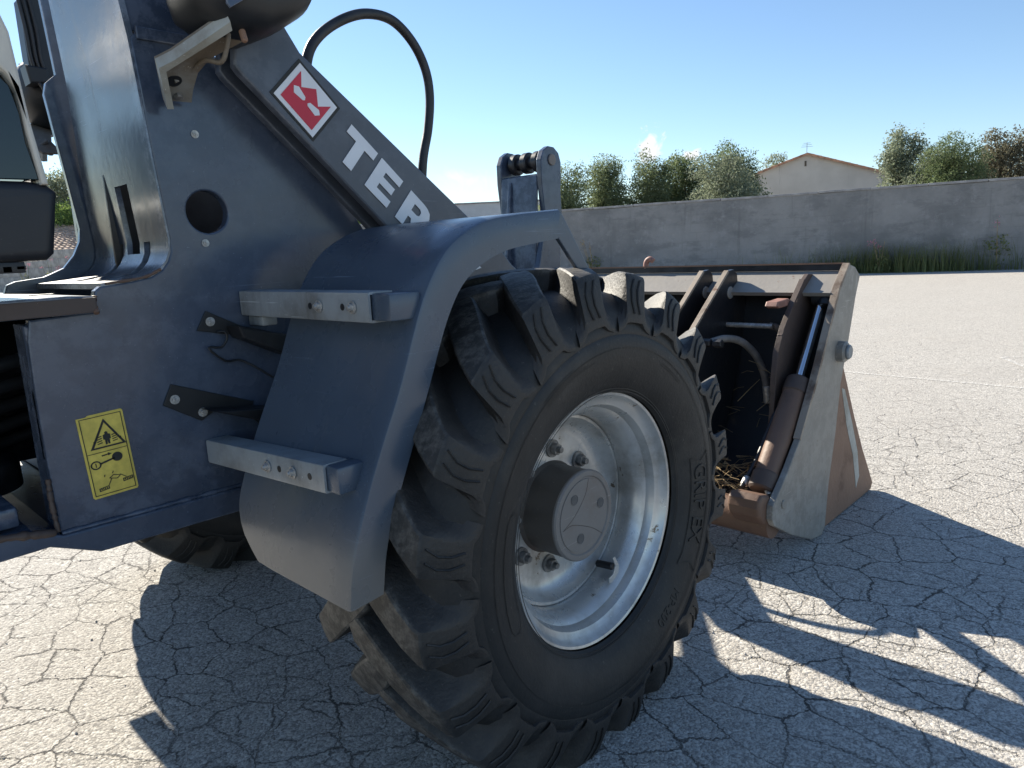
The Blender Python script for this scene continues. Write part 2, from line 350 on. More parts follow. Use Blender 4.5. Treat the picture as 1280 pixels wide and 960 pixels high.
def box(name, lo, hi, mat, parent=None, bev=.003, mtx=None, seg=2):
    bm = bmesh.new(); bmesh.ops.create_cube(bm, size=1)
    for v in bm.verts: v.co = Vector([(lo[i]+hi[i])/2 + v.co[i]*(hi[i]-lo[i]) for i in range(3)])
    if bev: bmesh.ops.bevel(bm, geom=list(bm.edges), offset=bev, segments=seg, affect='EDGES', profile=.5)
    if mtx: bmesh.ops.transform(bm, matrix=mtx, verts=bm.verts)
    return from_bm(name, bm, mat, parent, 40)
def revolve_me(name, prof, seg=96, cap=False):
    """profile of (radius, y) turned about the Y axis"""
    bm = bmesh.new(); rings = []
    for r, y in prof:
        rings.append([bm.verts.new((r*math.cos(2*math.pi*i/seg), y, r*math.sin(2*math.pi*i/seg))) for i in range(seg)])
    for a, b2 in zip(rings, rings[1:]):
        for i in range(seg): bm.faces.new((a[i], a[(i+1) % seg], b2[(i+1) % seg], b2[i]))
    if cap:
        bm.faces.new(rings[0]); bm.faces.new(rings[-1])
    bmesh.ops.recalc_face_normals(bm, faces=bm.faces)
    me = bpy.data.meshes.new(name); bm.to_mesh(me); bm.free(); shade(me, 32); return me
def cyl(name, p0, p1, r, mat, parent=None, seg=24, bev=.002, r1=None):
    p0, p1 = Vector(p0), Vector(p1); L = (p1-p0).length; r1 = r if r1 is None else r1
    b_ = min(bev, r*.4, L*.4)
    me = revolve_me(name, [(1e-4,0),(r-b_,0),(r,b_),(r1,L-b_),(r1-b_,L),(1e-4,L)], seg)
    q = Vector((0,1,0)).rotation_difference((p1-p0).normalized()); me.transform(Matrix.Translation(p0) @ q.to_matrix().to_4x4())
    return link(name, me, mat, parent)
def tube_bm(bm, pts, rad, seg=10, cap=True):
    P = [Vector(p) for p in pts]; rings = []; prev = None
    for i, p in enumerate(P):
        d = (P[min(i+1, len(P)-1)]-P[max(i-1, 0)]).normalized()
        if prev is None:
            a = d.cross(Vector((.31,.2,1))); a.normalize()
        else:
            a = prev - d*prev.dot(d); a.normalize()
        prev = a; b2 = d.cross(a); rr = rad[i] if isinstance(rad, (list, tuple)) else rad
        rings.append([bm.verts.new(p+rr*(math.cos(2*math.pi*k/seg)*a+math.sin(2*math.pi*k/seg)*b2)) for k in range(seg)])
    for a, b2 in zip(rings, rings[1:]):
        for k in range(seg): bm.faces.new((a[k], a[(k+1) % seg], b2[(k+1) % seg], b2[k]))
    if cap: bm.faces.new(rings[0]); bm.faces.new(rings[-1])
def tube(name, pts, rad, mat, parent=None, seg=12, smooth_n=6):
    if smooth_n: pts = spline(pts, smooth_n)
    bm = bmesh.new(); tube_bm(bm, pts, rad, seg); return from_bm(name, bm, mat, parent, 50)
def hexbolt_me(name, r, h, washer=True):
    bm = bmesh.new(); def_y = 0
    if washer:
        bmesh.ops.create_cone(bm, cap_ends=True, segments=20, radius1=r*1.5, radius2=r*1.5, depth=h*.25, matrix=Matrix.Translation((0,-h*.12,0)) @ Matrix.Rotation(R(90),4,'X'))
    bmesh.ops.create_cone(bm, cap_ends=True, segments=6, radius1=r, radius2=r, depth=h*.7, matrix=Matrix.Translation((0,-h*.55,0)) @ Matrix.Rotation(R(90),4,'X'))
    bmesh.ops.create_cone(bm, cap_ends=True, segments=16, radius1=r*.55, radius2=r*.5, depth=h*.5, matrix=Matrix.Translation((0,-h*1.1,0)) @ Matrix.Rotation(R(90),4,'X'))
    me = bpy.data.meshes.new(name); bm.to_mesh(me); bm.free(); shade(me, 35); return me
BOLT = hexbolt_me('bolt', .009, .010); BOLT.materials.append(M['bolt'])
def bolt(loc, parent, s=1, rot=None, name='bolt'):
    o = link(name, BOLT, None, parent); o.location = loc; o.scale = (s,s,s)
    if rot: o.rotation_euler = rot
    return o
def text_me(txt, size, ext, bev=0):
    cu = bpy.data.curves.new('tmp', 'FONT'); cu.body = txt; cu.size = size; cu.extrude = ext; cu.bevel_depth = bev; cu.resolution_u = 4
    ob = bpy.data.objects.new('tmp', cu); C.objects.link(ob)
    me = bpy.data.meshes.new_from_object(ob.evaluated_get(bpy.context.evaluated_depsgraph_get()))
    bpy.data.objects.remove(ob); bpy.data.curves.remove(cu); me.materials.clear(); return me
def sheet(name, pts, d, mat, parent):
    """thin printed shape on a plane facing -Y: outline x,z at y=d, 1 mm thick"""
    return plate(name, pts, d, d+.0012, mat, parent, 0)

# ================================================================== ground
bm = bmesh.new()
g = 400
for (x0, x1, y0, y1) in ((-g, g, -g, g),):
    bm.faces.new([bm.verts.new(p) for p in ((x0,y0,0),(x1,y0,0),(x1,y1,0),(x0,y1,0))])
ground = from_bm('ground', bm, M['asphalt']); tag(ground, kind='structure')
def line(name, a, b2, w, label):
    a, b2 = Vector(a), Vector(b2); n = Vector((-(b2-a).y, (b2-a).x, 0)).normalized()*w/2; z = Vector((0,0,.004))
    bm = bmesh.new(); bm.faces.new([bm.verts.new(p+z) for p in (a-n, b2-n, b2+n, a+n)])
    o = from_bm(name, bm, M['line']); tag(o, label, 'road marking', kind='structure')
line('painted_line', (4.33, .9, 0), (4.10, -2.4, 0), .030, 'long worn white line painted across the asphalt')
line('painted_line', (5.40, -.62, 0), (4.6, -1.05, 0), .030, 'short worn white mark beyond the long line')
line('painted_line', (5.40, -.62, 0), (6.0, -1.6, 0), .03, 'faint white line forming a corner on the asphalt')
line('painted_line', (7.6, 2.3, 0), (7.2, .5, 0), .03, 'faint white line farther out on the asphalt')

# ================================================================== wheel loader
loader = empty('wheel_loader'); tag(loader, 'dark grey wheel loader with silver rims and a four-in-one bucket', 'wheel loader')
ZC, YW = .46, .715
# ---------- tyres
def tyre_profile():
    h = [(.000,.446),(.04,.446),(.08,.444),(.115,.437),(.140,.422),(.155,.402),(.163,.380),(.1665,.368),(.1655,.364),(.169,.358),(.171,.34),(.168,.315),(.160,.29),(.150,.272),(.142,.262),(.137,.2555),(.132,.2515)]
    pts = [(r, -y) for y, r in reversed(h)] + [(r, y) for y, r in h[1:]]
    return pts
SIDE = [(.368,.1665),(.358,.169),(.34,.171),(.315,.168),(.29,.160),(.272,.150),(.262,.142)]
def side_y(r):
    for (ra, ya), (rb, yb) in zip(SIDE, SIDE[1:]):
        if rb <= r <= ra: return ya + (yb-ya)*(ra-r)/(ra-rb)
    return SIDE[0][1] if r > SIDE[0][0] else SIDE[-1][1]
TYRE = revolve_me('tyre', tyre_profile(), 144); TYRE.materials.append(M['tyre'])
def lug_me():
    #       |y|    top r  base r  sweep  half width
    row = [(-.030,.484,.438, -2.5,.034),(-.024,.487,.438, -2.0,.040),(.010,.488,.438, 1.0,.046),(.045,.488,.438, 4.4,.046),(.080,.487,.436, 8.0,.044),(.110,.485,.428,11.2,.041),(.138,.481,.414,13.9,.038),
           (.147,.478,.408,14.6,.038),(.151,.472,.404,14.9,.037),(.159,.440,.396,15.6,.035),(.1665,.408,.384,16.2,.034),(.1690,.392,.376,16.5,.033),(.1685,.386,.372,16.6,.032),(.1500,.380,.362,16.7,.030)]
    bm = bmesh.new(); rows = []
    for k, (y, rt_, rb, sw, hw) in enumerate(row):
        rr = []
        bev = .0035
        hw *= .84; hg = rt_-rb
        for (u, r) in ((-2.0, rb-.002), (-1.55, rb+.07*hg), (-1.24, rb+.36*hg), (-1.04, rt_-bev), (-.9, rt_-.0008), (0, rt_), (.9, rt_-.0008), (1.04, rt_-bev), (1.24, rb+.36*hg), (1.55, rb+.07*hg), (2.0, rb-.002)):
            th = R(sw) + u*hw/rt_
            rr.append(bm.verts.new((r*math.cos(th), -y, r*math.sin(th))))
        rows.append(rr)
    for a, b2 in zip(rows, rows[1:]):
        for i in range(10): bm.faces.new((a[i], a[i+1], b2[i+1], b2[i]))
    bm.faces.new(rows[0]); bm.faces.new(rows[-1])
    for u0_ in (-.42, .40):                                               # zigzag sipes moulded as fine lips on the shoulder face
        pts = []
        for k, (y, r, sw) in enumerate(((.1530,.468,15.0),(.1580,.448,15.5),(.1635,.426,15.9),(.1690,.402,16.3))):
            th = R(sw)+(u0_+(.22 if k in (1, 2) else -.12))*.025/.46; pts.append((r*math.cos(th), -y-.0005, r*math.sin(th)))
        tube_bm(bm, pts, .0018, 4)
    bmesh.ops.recalc_face_normals(bm, faces=bm.faces)
    me = bpy.data.meshes.new('tread_lug'); bm.to_mesh(me); bm.free(); shade(me, 28); me.materials.append(M['lug']); return me
LUG = lug_me()
LUG_IN = LUG.copy(); LUG_IN.transform(Matrix.Scale(-1, 4, (0,1,0))); LUG_IN.flip_normals()
# rim (outer face towards -y), flange plane at y = -.125 of the wheel centre
rp = [(.2515,-.118),(.2525,-.124),(.2500,-.1275),(.2455,-.1255),(.2400,-.1170),(.2340,-.1110),(.2245,-.1055),(.2200,-.097),(.2175,-.088),(.2100,-.082),(.2035,-.073),(.1985,-.060),(.1975,-.040),(.1975,-.022)]
RIM = revolve_me('rim', rp, 128); RIM.materials.append(M['rim'])
dp = [(.1985,-.024),(.1955,-.031),(.1895,-.031),(.1870,-.024),(.1800,-.010),(.168,.000),(.150,.004),(.120,.004),(.085,.004)]
DISC = revolve_me('wheel_disc', dp, 96); DISC.materials.append(M['rim'])
HUB = revolve_me('hub', [(.096,.01),(.096,.003),(.0905,-.004),(.0905,-.079)], 64); HUB.materials.append(M['hub_side'])
HUBC = revolve_me('hub_cap', [(.0905,-.079),(.0925,-.080),(.0925,-.0845),(.0895,-.0875),(.0805,-.0875),(.078,-.0850),(.075,-.0850),(.0745,-.0866),(1e-4,-.0866)], 64); HUBC.materials.append(M['hub_face'])
NUT = hexbolt_me('wheel_nut', .0125, .020); NUT.materials.append(M['bolt_dull'])
DIMP = revolve_me('cap_socket', [(.0105,-.0012),(.0095,.0),(.0085,-.0005),(.0070,-.0008),(1e-4,-.0008)], 20); DIMP.materials.append(M['hub_dark'])
def wheel(side):
    s = -1 if side == 'right' else 1
    ty = link('tyre', TYRE, None, loader); ty.location = (0, s*YW, ZC); ty.scale = (1, -s, 1)
    for k in range(20):
        for me, off in ((LUG, -8.5), (LUG_IN, .5)):
            l = link('tread_lug', me, None, ty); l.rotation_euler = (0, -R(off+18*k), 0)
    rim = link('rim', RIM, None, loader); rim.location = ty.location; rim.scale = ty.scale
    d = link('wheel_disc', DISC, None, rim); h = link('hub', HUB, None, rim); hc = link('hub_cap', HUBC, None, rim)
    for k in range(8):
        n = link('wheel_nut', NUT, None, rim); a = R(84+45*k); n.location = (.122*math.cos(a), .004, .122*math.sin(a)); n.rotation_euler = (0, R(37*k), 0)
    return ty, rim
tyR, rimR = wheel('right'); tyL, rimL = wheel('left')
# cap details and valve bracket on the near wheel
for px_, pz_ in ((-.031,.041), (.052,.012), (-.015,-.044)):
    p = link('cap_socket', DIMP, None, rimR); p.location = (px_, -.0864, pz_)
for pts in ([(.016,.072),(.004,.042),(-.030,.008),(-.068,-.012)], [(-.068,-.012),(-.042,-.008),(-.01,-.018),(.025,-.034),(.060,-.058)]):
    tube('cast_groove', [(x, -.0862, z) for x, z in pts], .0009, M['hub_side'], rimR, 6)
vb = plate('valve_bracket', [(-.024,-.012),(-.014,-.018),(.012,-.018),(.022,-.006),(.022,.022),(.014,.026),(.012,.004),(-.002,-.006),(-.018,-.002)], -.03, -.026, M['rim'], rimR, .0008,
           Matrix.Translation((.095,-.055,-.155)) @ Matrix.Rotation(R(-30),4,'Y'))
cyl('valve', (.098,-.04,-.150), (.098,-.082,-.146), .008, M['black'], rimR, 14)
# raised lettering on the sidewall
def sidewall_mesh(me, a0, r0, lift=.0016):
    for v in me.vertices:
        x, yy, zz = v.co; a = a0 - x/(r0+.012); r = r0 + yy
        v.co = (r*math.cos(a), -(side_y(r)+ (lift if zz > 0 else -.004)), r*math.sin(a))
    me.update()
def sidewall_text(txt, a0, r0, size, lift=.0016):
    me = text_me(txt, size, .001); sidewall_mesh(me, R(a0), r0, lift); me.materials.append(M['tyre']); return link('raised_lettering', me, None, tyR)
def sidewall_band(pts2, w=.0022, closed=False, a0=0, r0=.3, lift=.0013):
    """raised line on the sidewall through (arc length, radius offset) points"""
    bm = bmesh.new(); P = [Vector((p[0], p[1], 0)) for p in pts2]
    if closed: P.append(P[0])
    Q = []
    for a, b2 in zip(P, P[1:]):
        n = max(1, int((b2-a).length/.008)); Q += [a+(b2-a)*i/n for i in range(n)]
    Q.append(P[-1])
    for a, b2 in zip(Q, Q[1:]):
        d = (b2-a); nn = Vector((-d.y, d.x, 0)).normalized()*w/2
        bm.faces.new([bm.verts.new((p.x, p.y, 1)) for p in (a-nn, b2-nn, b2+nn, a+nn)])
    me = bpy.data.meshes.new('raised_outline'); bm.to_mesh(me); bm.free(); sidewall_mesh(me, R(a0), r0, lift); me.materials.append(M['tyre'])
    return link('raised_outline', me, None, tyR)
sidewall_text('GRIP EX', 8, .298, .050, .0028)
sidewall_band([(-.020,-.009),(.212,-.009),(.236,-.013),(.222,.019),(.236,.050),(.212,.045),(-.020,.045),(-.005,.018)], .0030, True, 8, .298, .0024)
sidewall_text('MP-200', -45, .300, .030)
L2 = .17
sidewall_band([(0,0)]+[(.012-.012*math.cos(k*.52), -.0) for k in range(1)]+[(L2,0),(L2+.014,.006),(L2+.02,.018),(L2+.014,.03),(L2,.036),(0,.036),(-.014,.03),(-.02,.018),(-.014,.006)], .002, True, 196, .278)
for i_, rr_ in enumerate((.328, .332, .336, .343)): sidewall_band([(0,0),(.15-.02*i_,0)], .0014, False, 126, rr_, .0022)
for rr_ in (.351, .272, .2665): sidewall_band([(rr_*2*math.pi*k/180*1.0, 0) for k in range(181)], .0016, False, 0, rr_-.012, .0018)
for rr_ in (.325, .329): sidewall_band([(0,0),(.09,0)], .0011, False, 62, rr_)

# ---------- fenders
F_OUT = [(-.545,.485),(-.535,.546),(-.503,.634),(-.470,.706),(-.424,.798),(-.376,.910),(-.336,.971),(-.297,1.004),(-.236,1.030),(-.169,1.040),(-.107,1.045),(-.048,1.049)]
F_IN = [(-.489,.490),(-.477,.555),(-.452,.620),(-.413,.703),(-.376,.782),(-.328,.886),(-.281,.945),(-.204,.981),(-.110,.995),(-.055,1.001)]
def dens(pts, n):
    P = spline([(p[0], 0, p[1]) for p in pts], 8); L = [0]
    for a, b2 in zip(P, P[1:]): L.append(L[-1]+(b2-a).length)
    out = []
    for k in range(n):
        s = L[-1]*k/(n-1); i = max(j for j in range(len(L)) if L[j] <= s+1e-9); i = min(i, len(P)-2)
        f = (s-L[i])/max(L[i+1]-L[i], 1e-9); out.append(P[i].lerp(P[i+1], f))
    return out
def fender(s):
    N = 48; A_ = dens(F_OUT, N); B_ = dens(F_IN, N); th = .007
    bm = bmesh.new(); rows = []
    for k in range(N):
        a, b2 = A_[k], B_[k]
        tan = (A_[min(k+1, N-1)]-A_[max(k-1, 0)]).normalized(); nrm = Vector((-tan.z, 0, tan.x))     # outward from the wheel
        inner = -.445 if k > 6 else -.445 - .085*(1-k/6)**2
        row = []
        # across the sheet from the inner edge to the outer corner, round the corner, then down the flange
        for y in (inner, -.5, -.58, -.66, -.74, -.7965): row.append(Vector((a.x, min(y, inner), a.z)) if y != inner else Vector((a.x, inner, a.z)))
        dv = (b2-a).normalized()
        row.append(a + Vector((0,-.7992,0)) + dv*.0010); row.append(a + Vector((0,-.80,0)) + dv*.0045)
        row.append(a.lerp(b2, .6) + Vector((0,-.80,0))); row.append(b2 + Vector((0,-.80,0)))
        rows.append([bm.verts.new((v.x, v.y*(-s), v.z)) for v in row])
    for a, b2 in zip(rows, rows[1:]):
        for i in range(len(a)-1): bm.faces.new((a[i], a[i+1], b2[i+1], b2[i]))
    o = from_bm('fender', bm, M['fender'], loader, 40)
    md = o.modifiers.new('thickness', 'SOLIDIFY'); md.thickness = th; md.offset = 0
    # folded strip closing the front end of the fender
    y0, y1 = sorted((.80,.79)) if s > 0 else (-.80, -.79)
    p = plate('front_lip', [(-.050,1.050),(-.036,1.043),(.052,.925),(.024,.922),(-.052,1.004)], y0, y1, M['fender'], o, .002)
    return o
fR = fender(-1); fL = fender(1)
def channel(name, x0, x1, z0, z1, y0, y1, parent, dz=0, holes=()):
    """folded galvanised channel running outwards along -y; open towards +x"""
    zm = (z0+z1)/2; hh = (z1-z0)/2
    bm = bmesh.new()
    cs = [(x1, -hh),(x0+.004,-hh),(x0+.001,-hh+.001),(x0,-hh+.004),(x0,hh-.004),(x0+.001,hh-.001),(x0+.004,hh),(x1,hh)]
    rows = []
    for y, zo in ((y0, 0), (y1, dz)):
        rows.append([bm.verts.new((x, y, zm+zo+z)) for x, z in cs])
    for i in range(len(cs)-1): bm.faces.new((rows[0][i], rows[0][i+1], rows[1][i+1], rows[1][i]))
    o = from_bm(name, bm, M['galv'], parent, 50); md = o.modifiers.new('t', 'SOLIDIFY'); md.thickness = .004; md.offset = -1
    for f, kind in holes:
        y = y0+(y1-y0)*f; z = zm+dz*f
        if kind == 'b': bolt((x0-.001, y, z), parent, .75, (0,0,R(-90)))
        else: cyl('bolt_hole', (x0-.0008, y, z), (x0+.003, y, z), .0055, M['black'], parent, 12, .0003)
    return o
channel('fender_bracket', -.437, -.392, .887, .933, -.345, -.752, fR, 0, ((.60,'h'),(.67,'b'),(.83,'h'),(.90,'b')))
channel('fender_bracket', -.533, -.492, .624, .668, -.345, -.742, fR, .022, ((.58,'b'),(.67,'h'),(.78,'b'),(.9,'h')))
box('mounting_block', (-.430,-.795,.890), (-.372,-.745,.931), M['fender'], fR, .004)
box('mounting_block', (-.528,-.772,.648), (-.480,-.735,.689), M['fender'], fR, .004)
box('bracket_foot', (-.425,-.40,.868), (-.395,-.345,.886), M['galv'], fR, .003)

# ---------- front frame (tower)
FY = -.34
rear = [(-.569,1.352),(-.564,1.276),(-.558,1.175),(-.552,1.096),(-.547,1.030),(-.549,1.008),(-.556,.992),(-.568,.978),(-.586,.968),(-.62,.962),(-.668,.957),(-.677,.950),(-.680,.938),(-.683,.917),(-.775,.912),(-.781,.880),(-.783,.80),(-.783,.69),(-.781,.568)]
front = [(-.45,.562),(-.15,.54),(.15,.50),(.30,.55),(.27,.66),(.05,.74),(-.02,.86),(-.135,1.030),(-.211,1.141),(-.30,1.225),(-.44,1.357),(-.56,1.362)]
side = plate('frame_side_plate', [rear+front, circ(-.476,1.0765,.0375)], FY, FY+.022, M['paint'], loader, .003)
plate('tower_ear', [(-.568,1.366),(-.575,1.6),(-.40,1.6),(-.36,1.46),(-.44,1.366)], FY+.006, FY+.026, M['paint'], side, .003)
plate('ear_step', [(-.56,1.352),(-.56,1.372),(-.47,1.372),(-.47,1.352)], FY-.006, FY+.004, M['paint'], side, .002)
lside = plate('frame_side_plate', [[(-.50,1.36),(-.50,1.02),(-.53,.96),(-.60,.92),(-.60,.6),(-.45,.562),(-.15,.54),(.15,.50),(.30,.55),(.27,.66),(.05,.74),(-.02,.86),(-.135,1.03),(-.44,1.357)]], .318, .34, M['paint'], loader, .003)
for p in ((-.482,1.209,.5), (-.487,1.022,.5)): bolt((p[0], FY-.001, p[1]), side, p[2])
# folded rear sheet with slots: profile (x,z) swept across y, cells left out where the slots are
pp = [(-.60,1.62),(-.569,1.352)]+rear[1:5]+[(-.549,1.008),(-.556,.992),(-.568,.978),(-.586,.968),(-.62,.962),(-.668,.957)]
prof = []
for (xa, za), (xb, zb) in zip(pp, pp[1:]):
    n_ = max(1, int(math.hypot(xb-xa, zb-za)/.012)); prof += [Vector((xa+(xb-xa)*i/n_+.002, 0, za+(zb-za)*i/n_)) for i in range(n_)]
prof.append(Vector((-.666, 0, .957)))
ys = [-.338,-.30,-.256,-.226,-.205,-.140,-.118,-.095,-.05,.0,.045]
bm = bmesh.new(); grid = []
for p in prof:
    sh = .055*max(0, (p.z-1.1)/.3) if p.z > 1.1 else 0
    grid.append([bm.verts.new((p.x, y if y < -.1 else y-sh*(y+.1)/.145, p.z)) for y in ys])
for i in range(len(prof)-1):
    zc = (prof[i].z+prof[i+1].z)/2; xc = (prof[i].x+prof[i+1].x)/2
    for j in range(len(ys)-1):
        yc = (ys[j]+ys[j+1])/2
        if -.205 < yc < -.14 and 1.01 < zc < 1.14: continue
        if (-.256 < yc < -.226 or -.118 < yc < -.095) and zc < 1.035 and xc > -.64: continue
        bm.faces.new((grid[i][j], grid[i][j+1], grid[i+1][j+1], grid[i+1][j]))
rs = from_bm('folded_rear_sheet', bm, M['paint_gloss'], side, 30); md = rs.modifiers.new('t', 'SOLIDIFY'); md.thickness = .010; md.offset = 0
lp_ = [(-.585,1.62),(-.572,1.37),(-.592,1.352),(-.598,1.33),(-.590,1.25),(-.580,1.15),(-.572,1.068),(-.576,1.042),(-.590,1.015),(-.612,.990),(-.650,.974),(-.700,.968),(-.715,.962),(-.722,.945),(-.722,.90),(-.5,.90),(-.5,1.62)]
plate('inner_tower_plate', lp_, .05, .066, M['paint_gloss'], side, .002)
# articulation shelf
shelf = plate('articulation_shelf', [(-1.15,.912),(-.684,.916),(-.684,.943),(-.72,.9455),(-1.15,.942)], -.352, .30, M['paint_gloss'], loader, .003)
plate('rusty_shelf_edge', [(-1.15,.913),(-.682,.917),(-.682,.941),(-1.15,.940)], -.356, -.351, M['rust_dark'], shelf, .001)
box('shelf_slot', (-.735,-.20,.9455), (-.70,-.185,.9470), M['black'], shelf, 0)
# lower frame: bent rear corner, flange plate, articulation bearing
flange = plate('bottom_flange', [(-1.15,.545),(-.80,.552),(-.73,.520),(-.48,.517),(.2,.48),(.2,.50),(-.47,.563),(-.78,.566),(-.82,.585),(-1.15,.590)], -.352, .30, M['paint'], loader, .004)
plate('rear_corner_sheet', [(-.783,.566),(-.783,.905),(-.755,.905),(-.755,.566)], -.335, -.27, M['paint'], side, .006)
art = revolve_me('articulation_bearing', [(1e-4,-.0),(.10,0),(.10,.05),(.07,.06),(.07,.25),(.10,.26),(.10,.32),(1e-4,.32)], 40)
art.transform(Matrix.Translation((-.86,-.02,.59)) @ Matrix.Rotation(R(90),4,'X')); art.materials.append(M['dark_steel'])
link('articulation_bearing', art, None, loader)
for k in range(5): tube('articulation_hose', [(-1.15,-.24+.04*k,.86-.05*k),(-.95,-.25+.05*k,.83-.05*k),(-.78,-.22+.06*k,.84-.045*k),(-.66,-.2+.06*k,.86-.045*k)], .013, M['black'], loader, 8)
box('sun_block_panel', (-1.3,.26,.60), (-.66,.275,.91), M['dark_steel'], loader, .002)  # added panel, blocks the sun from the articulation opening
box('dark_closing_panel', (-1.3,.10,.60), (-.66,.11,.91), M['dark_steel'], loader, .002)  # added dark sheet closing off the opening so it stays black
box('dark_crossmember', (-.70,-.31,.567), (-.64,.31,.91), M['dark_steel'], loader, .004)
box('lower_ear', (-1.15,-.33,.592), (-.83,.25,.625), M['paint'], loader, .006)
cyl('chrome_pin', (-.905,-.335,.640), (-.875,-.335,.640), .011, M['chrome'], loader, 18)
# internal link seen through the round hole
cyl('lift_cylinder', (-.60,-.22,.80), (.05,-.22,1.20), .045, M['dark_steel'], loader, 24)
box('dark_inner_plate', (-.56,-.10,.92), (-.20,-.09,1.30), M['dark_steel'], loader, .001)
tube('inner_hose', [(-.49,-.24,1.15),(-.497,-.24,1.10),(-.492,-.24,1.05),(-.45,-.24,1.00)], .011, M['alu'], loader)
cyl('front_axle', (0,-.60,.46), (0,.60,.46), .075, M['dark_steel'], loader, 24)
box('axle_housing', (-.14,-.28,.36), (.14,.28,.58), M['dark_steel'], loader, .04)
# cut-off straps bolted to the side plate
st1 = plate('step_strap', [(-.503,.902),(-.523,.868),(-.445,.850),(-.372,.808),(-.352,.826),(-.352,.842),(-.44,.868)], FY-.004, FY-.0005, M['black'], side, .001)
bolt((-.498, FY-.005, .882), st1, .62)
plate('strap_fold', [(-.47,.872),(-.462,.850),(-.375,.806),(-.352,.822),(-.356,.842)], FY-.055, FY-.004, M['black'], side, .003)
st2 = plate('step_strap', [(-.580,.780),(-.598,.745),(-.535,.704),(-.512,.716),(-.44,.70),(-.432,.722),(-.52,.756)], FY-.004, FY-.0005, M['black'], side, .001)
bolt((-.578, FY-.005, .752), st2, .62); bolt((-.532, FY-.005, .720), st2, .62)
plate('strap_fold', [(-.535,.728),(-.44,.690),(-.425,.672),(-.418,.712)], FY-.055, FY-.004, M['black'], side, .003)
tube('bent_wire', [(-.490,FY-.012,.862),(-.478,FY-.014,.862),(-.474,FY-.014,.850),(-.486,FY-.012,.834),(-.510,FY-.012,.836),(-.482,FY-.012,.808),(-.455,FY-.012,.806),(-.43,FY-.02,.79),(-.40,FY-.03,.765)], .0022, M['black'], side, 8, 3)
def weld(pts, r, mat, parent, seed):
    rr_ = random.Random(seed); P = spline(pts, 14)
    return tube('weld_bead', P, [r*rr_.uniform(.7, 1.25) for _ in P], mat, parent, 8, 0)
weld([(-.78,FY-.002,.567),(-.62,FY-.002,.566),(-.47,FY-.002,.565)], .0045, M['paint'], side, 1)
weld([(-1.1,FY-.014,.592),(-.95,FY-.014,.592),(-.86,FY-.014,.588),(-.79,FY-.006,.572)], .0065, M['rust_dark'], side, 2)
weld([(-.785,FY-.004,.572),(-.787,FY-.002,.62),(-.786,FY,.66)], .004, M['rust_dark'], side, 3)
weld([(-.66,FY-.001,.961),(-.60,FY-.001,.968),(-.57,FY-.001,.98)], .0025, M['rust_mid'], side, 4)
weld([(-.684,FY-.016,.915),(-.683,FY-.006,.93),(-.68,FY-.004,.943)], .004, M['rust_mid'], side, 5)
# ---------- warning sticker
def local_xz(o, ax, az):                                            # sticker coordinates (0..1, 0..1) -> x,z
    c00, c10, c11, c01 = (Vector(p) for p in ((-.727,.608),(-.656,.611),(-.664,.753),(-.735,.749)))
    return lambda u, v: tuple((c00*(1-u)+c10*u)*(1-v)+(c01*(1-u)+c11*u)*v)
S = local_xz(None, 0, 0)
stk = sheet('warning_sticker', [S(*p) for p in ((.03,0),(.97,0),(1,.02),(1,.98),(.97,1),(.25,1),(.2,.985),(0,.985),(0,.02))], FY-.0016, M['yellow'], side)
D = FY-.0026
def pr(pts, name='printed_mark', mat='ink'): return sheet(name, [S(*p) for p in pts], D, M[mat], stk)
def prl(a, b2, w, name='printed_line'):
    a, b2 = Vector(a), Vector(b2); d = b2-a; n = Vector((-d.y, d.x*.25)).normalized()*w; n = Vector((n.x*2, n.y))
    return pr([a-n, b2-n, b2+n, a+n], name)
tri_o = [(.16,.585),(.94,.585),(.55,.93)]; tri_i = [(.235,.603),(.865,.603),(.55,.885)]
plate('printed_triangle', [[S(*p) for p in tri_o], [S(*p) for p in tri_i]], D, D+.0012, M['ink'], stk, 0)
plate('printed_border', [[S(*p) for p in ((.05,.03),(.95,.03),(.95,.97),(.05,.97))], [S(*p) for p in ((.065,.037),(.935,.037),(.935,.963),(.065,.963))]], D, D+.0012, M['ink'], stk, 0)
pr([(.06,.537),(.94,.537),(.94,.543),(.06,.543)], 'printed_line')
pr([(.50,.62),(.54,.62),(.545,.66),(.555,.66),(.56,.62),(.60,.62),(.60,.68),(.63,.68),(.63,.735),(.58,.745),(.585,.765),(.55,.775),(.515,.765),(.52,.745),(.47,.735),(.47,.68),(.50,.68)], 'printed_figure')
for x0, x1 in ((.33,.44),(.66,.77)):
    for k in range(4): pr([(x0,.635+.026*k),(x1,.645+.026*k),(x1,.655+.026*k),(x0,.645+.026*k)], 'printed_wave')
pr([(.25,.665),(.30,.672),(.25,.68)], 'printed_arrow'); pr([(.85,.665),(.80,.672),(.85,.68)], 'printed_arrow')
pr([(.36,.488),(.50,.494),(.50,.483),(.58,.50),(.50,.519),(.50,.508),(.36,.502)], 'printed_arrow')
ell = lambda u, v, a, b2, n=20: [(u+a*math.cos(2*math.pi*i/n), v+b2*math.sin(2*math.pi*i/n)) for i in range(n)]
pr(ell(.68,.445,.115,.055), 'printed_key'); pr([(.30,.395),(.62,.428),(.62,.448),(.30,.415)], 'printed_key')
plate('printed_keyhole', [[S(*p) for p in ell(.20,.40,.115,.052)], [S(*p) for p in ell(.20,.40,.085,.038)]], D, D+.0012, M['ink'], stk, 0)
pr([(.19,.375),(.21,.375),(.21,.425),(.19,.425)])
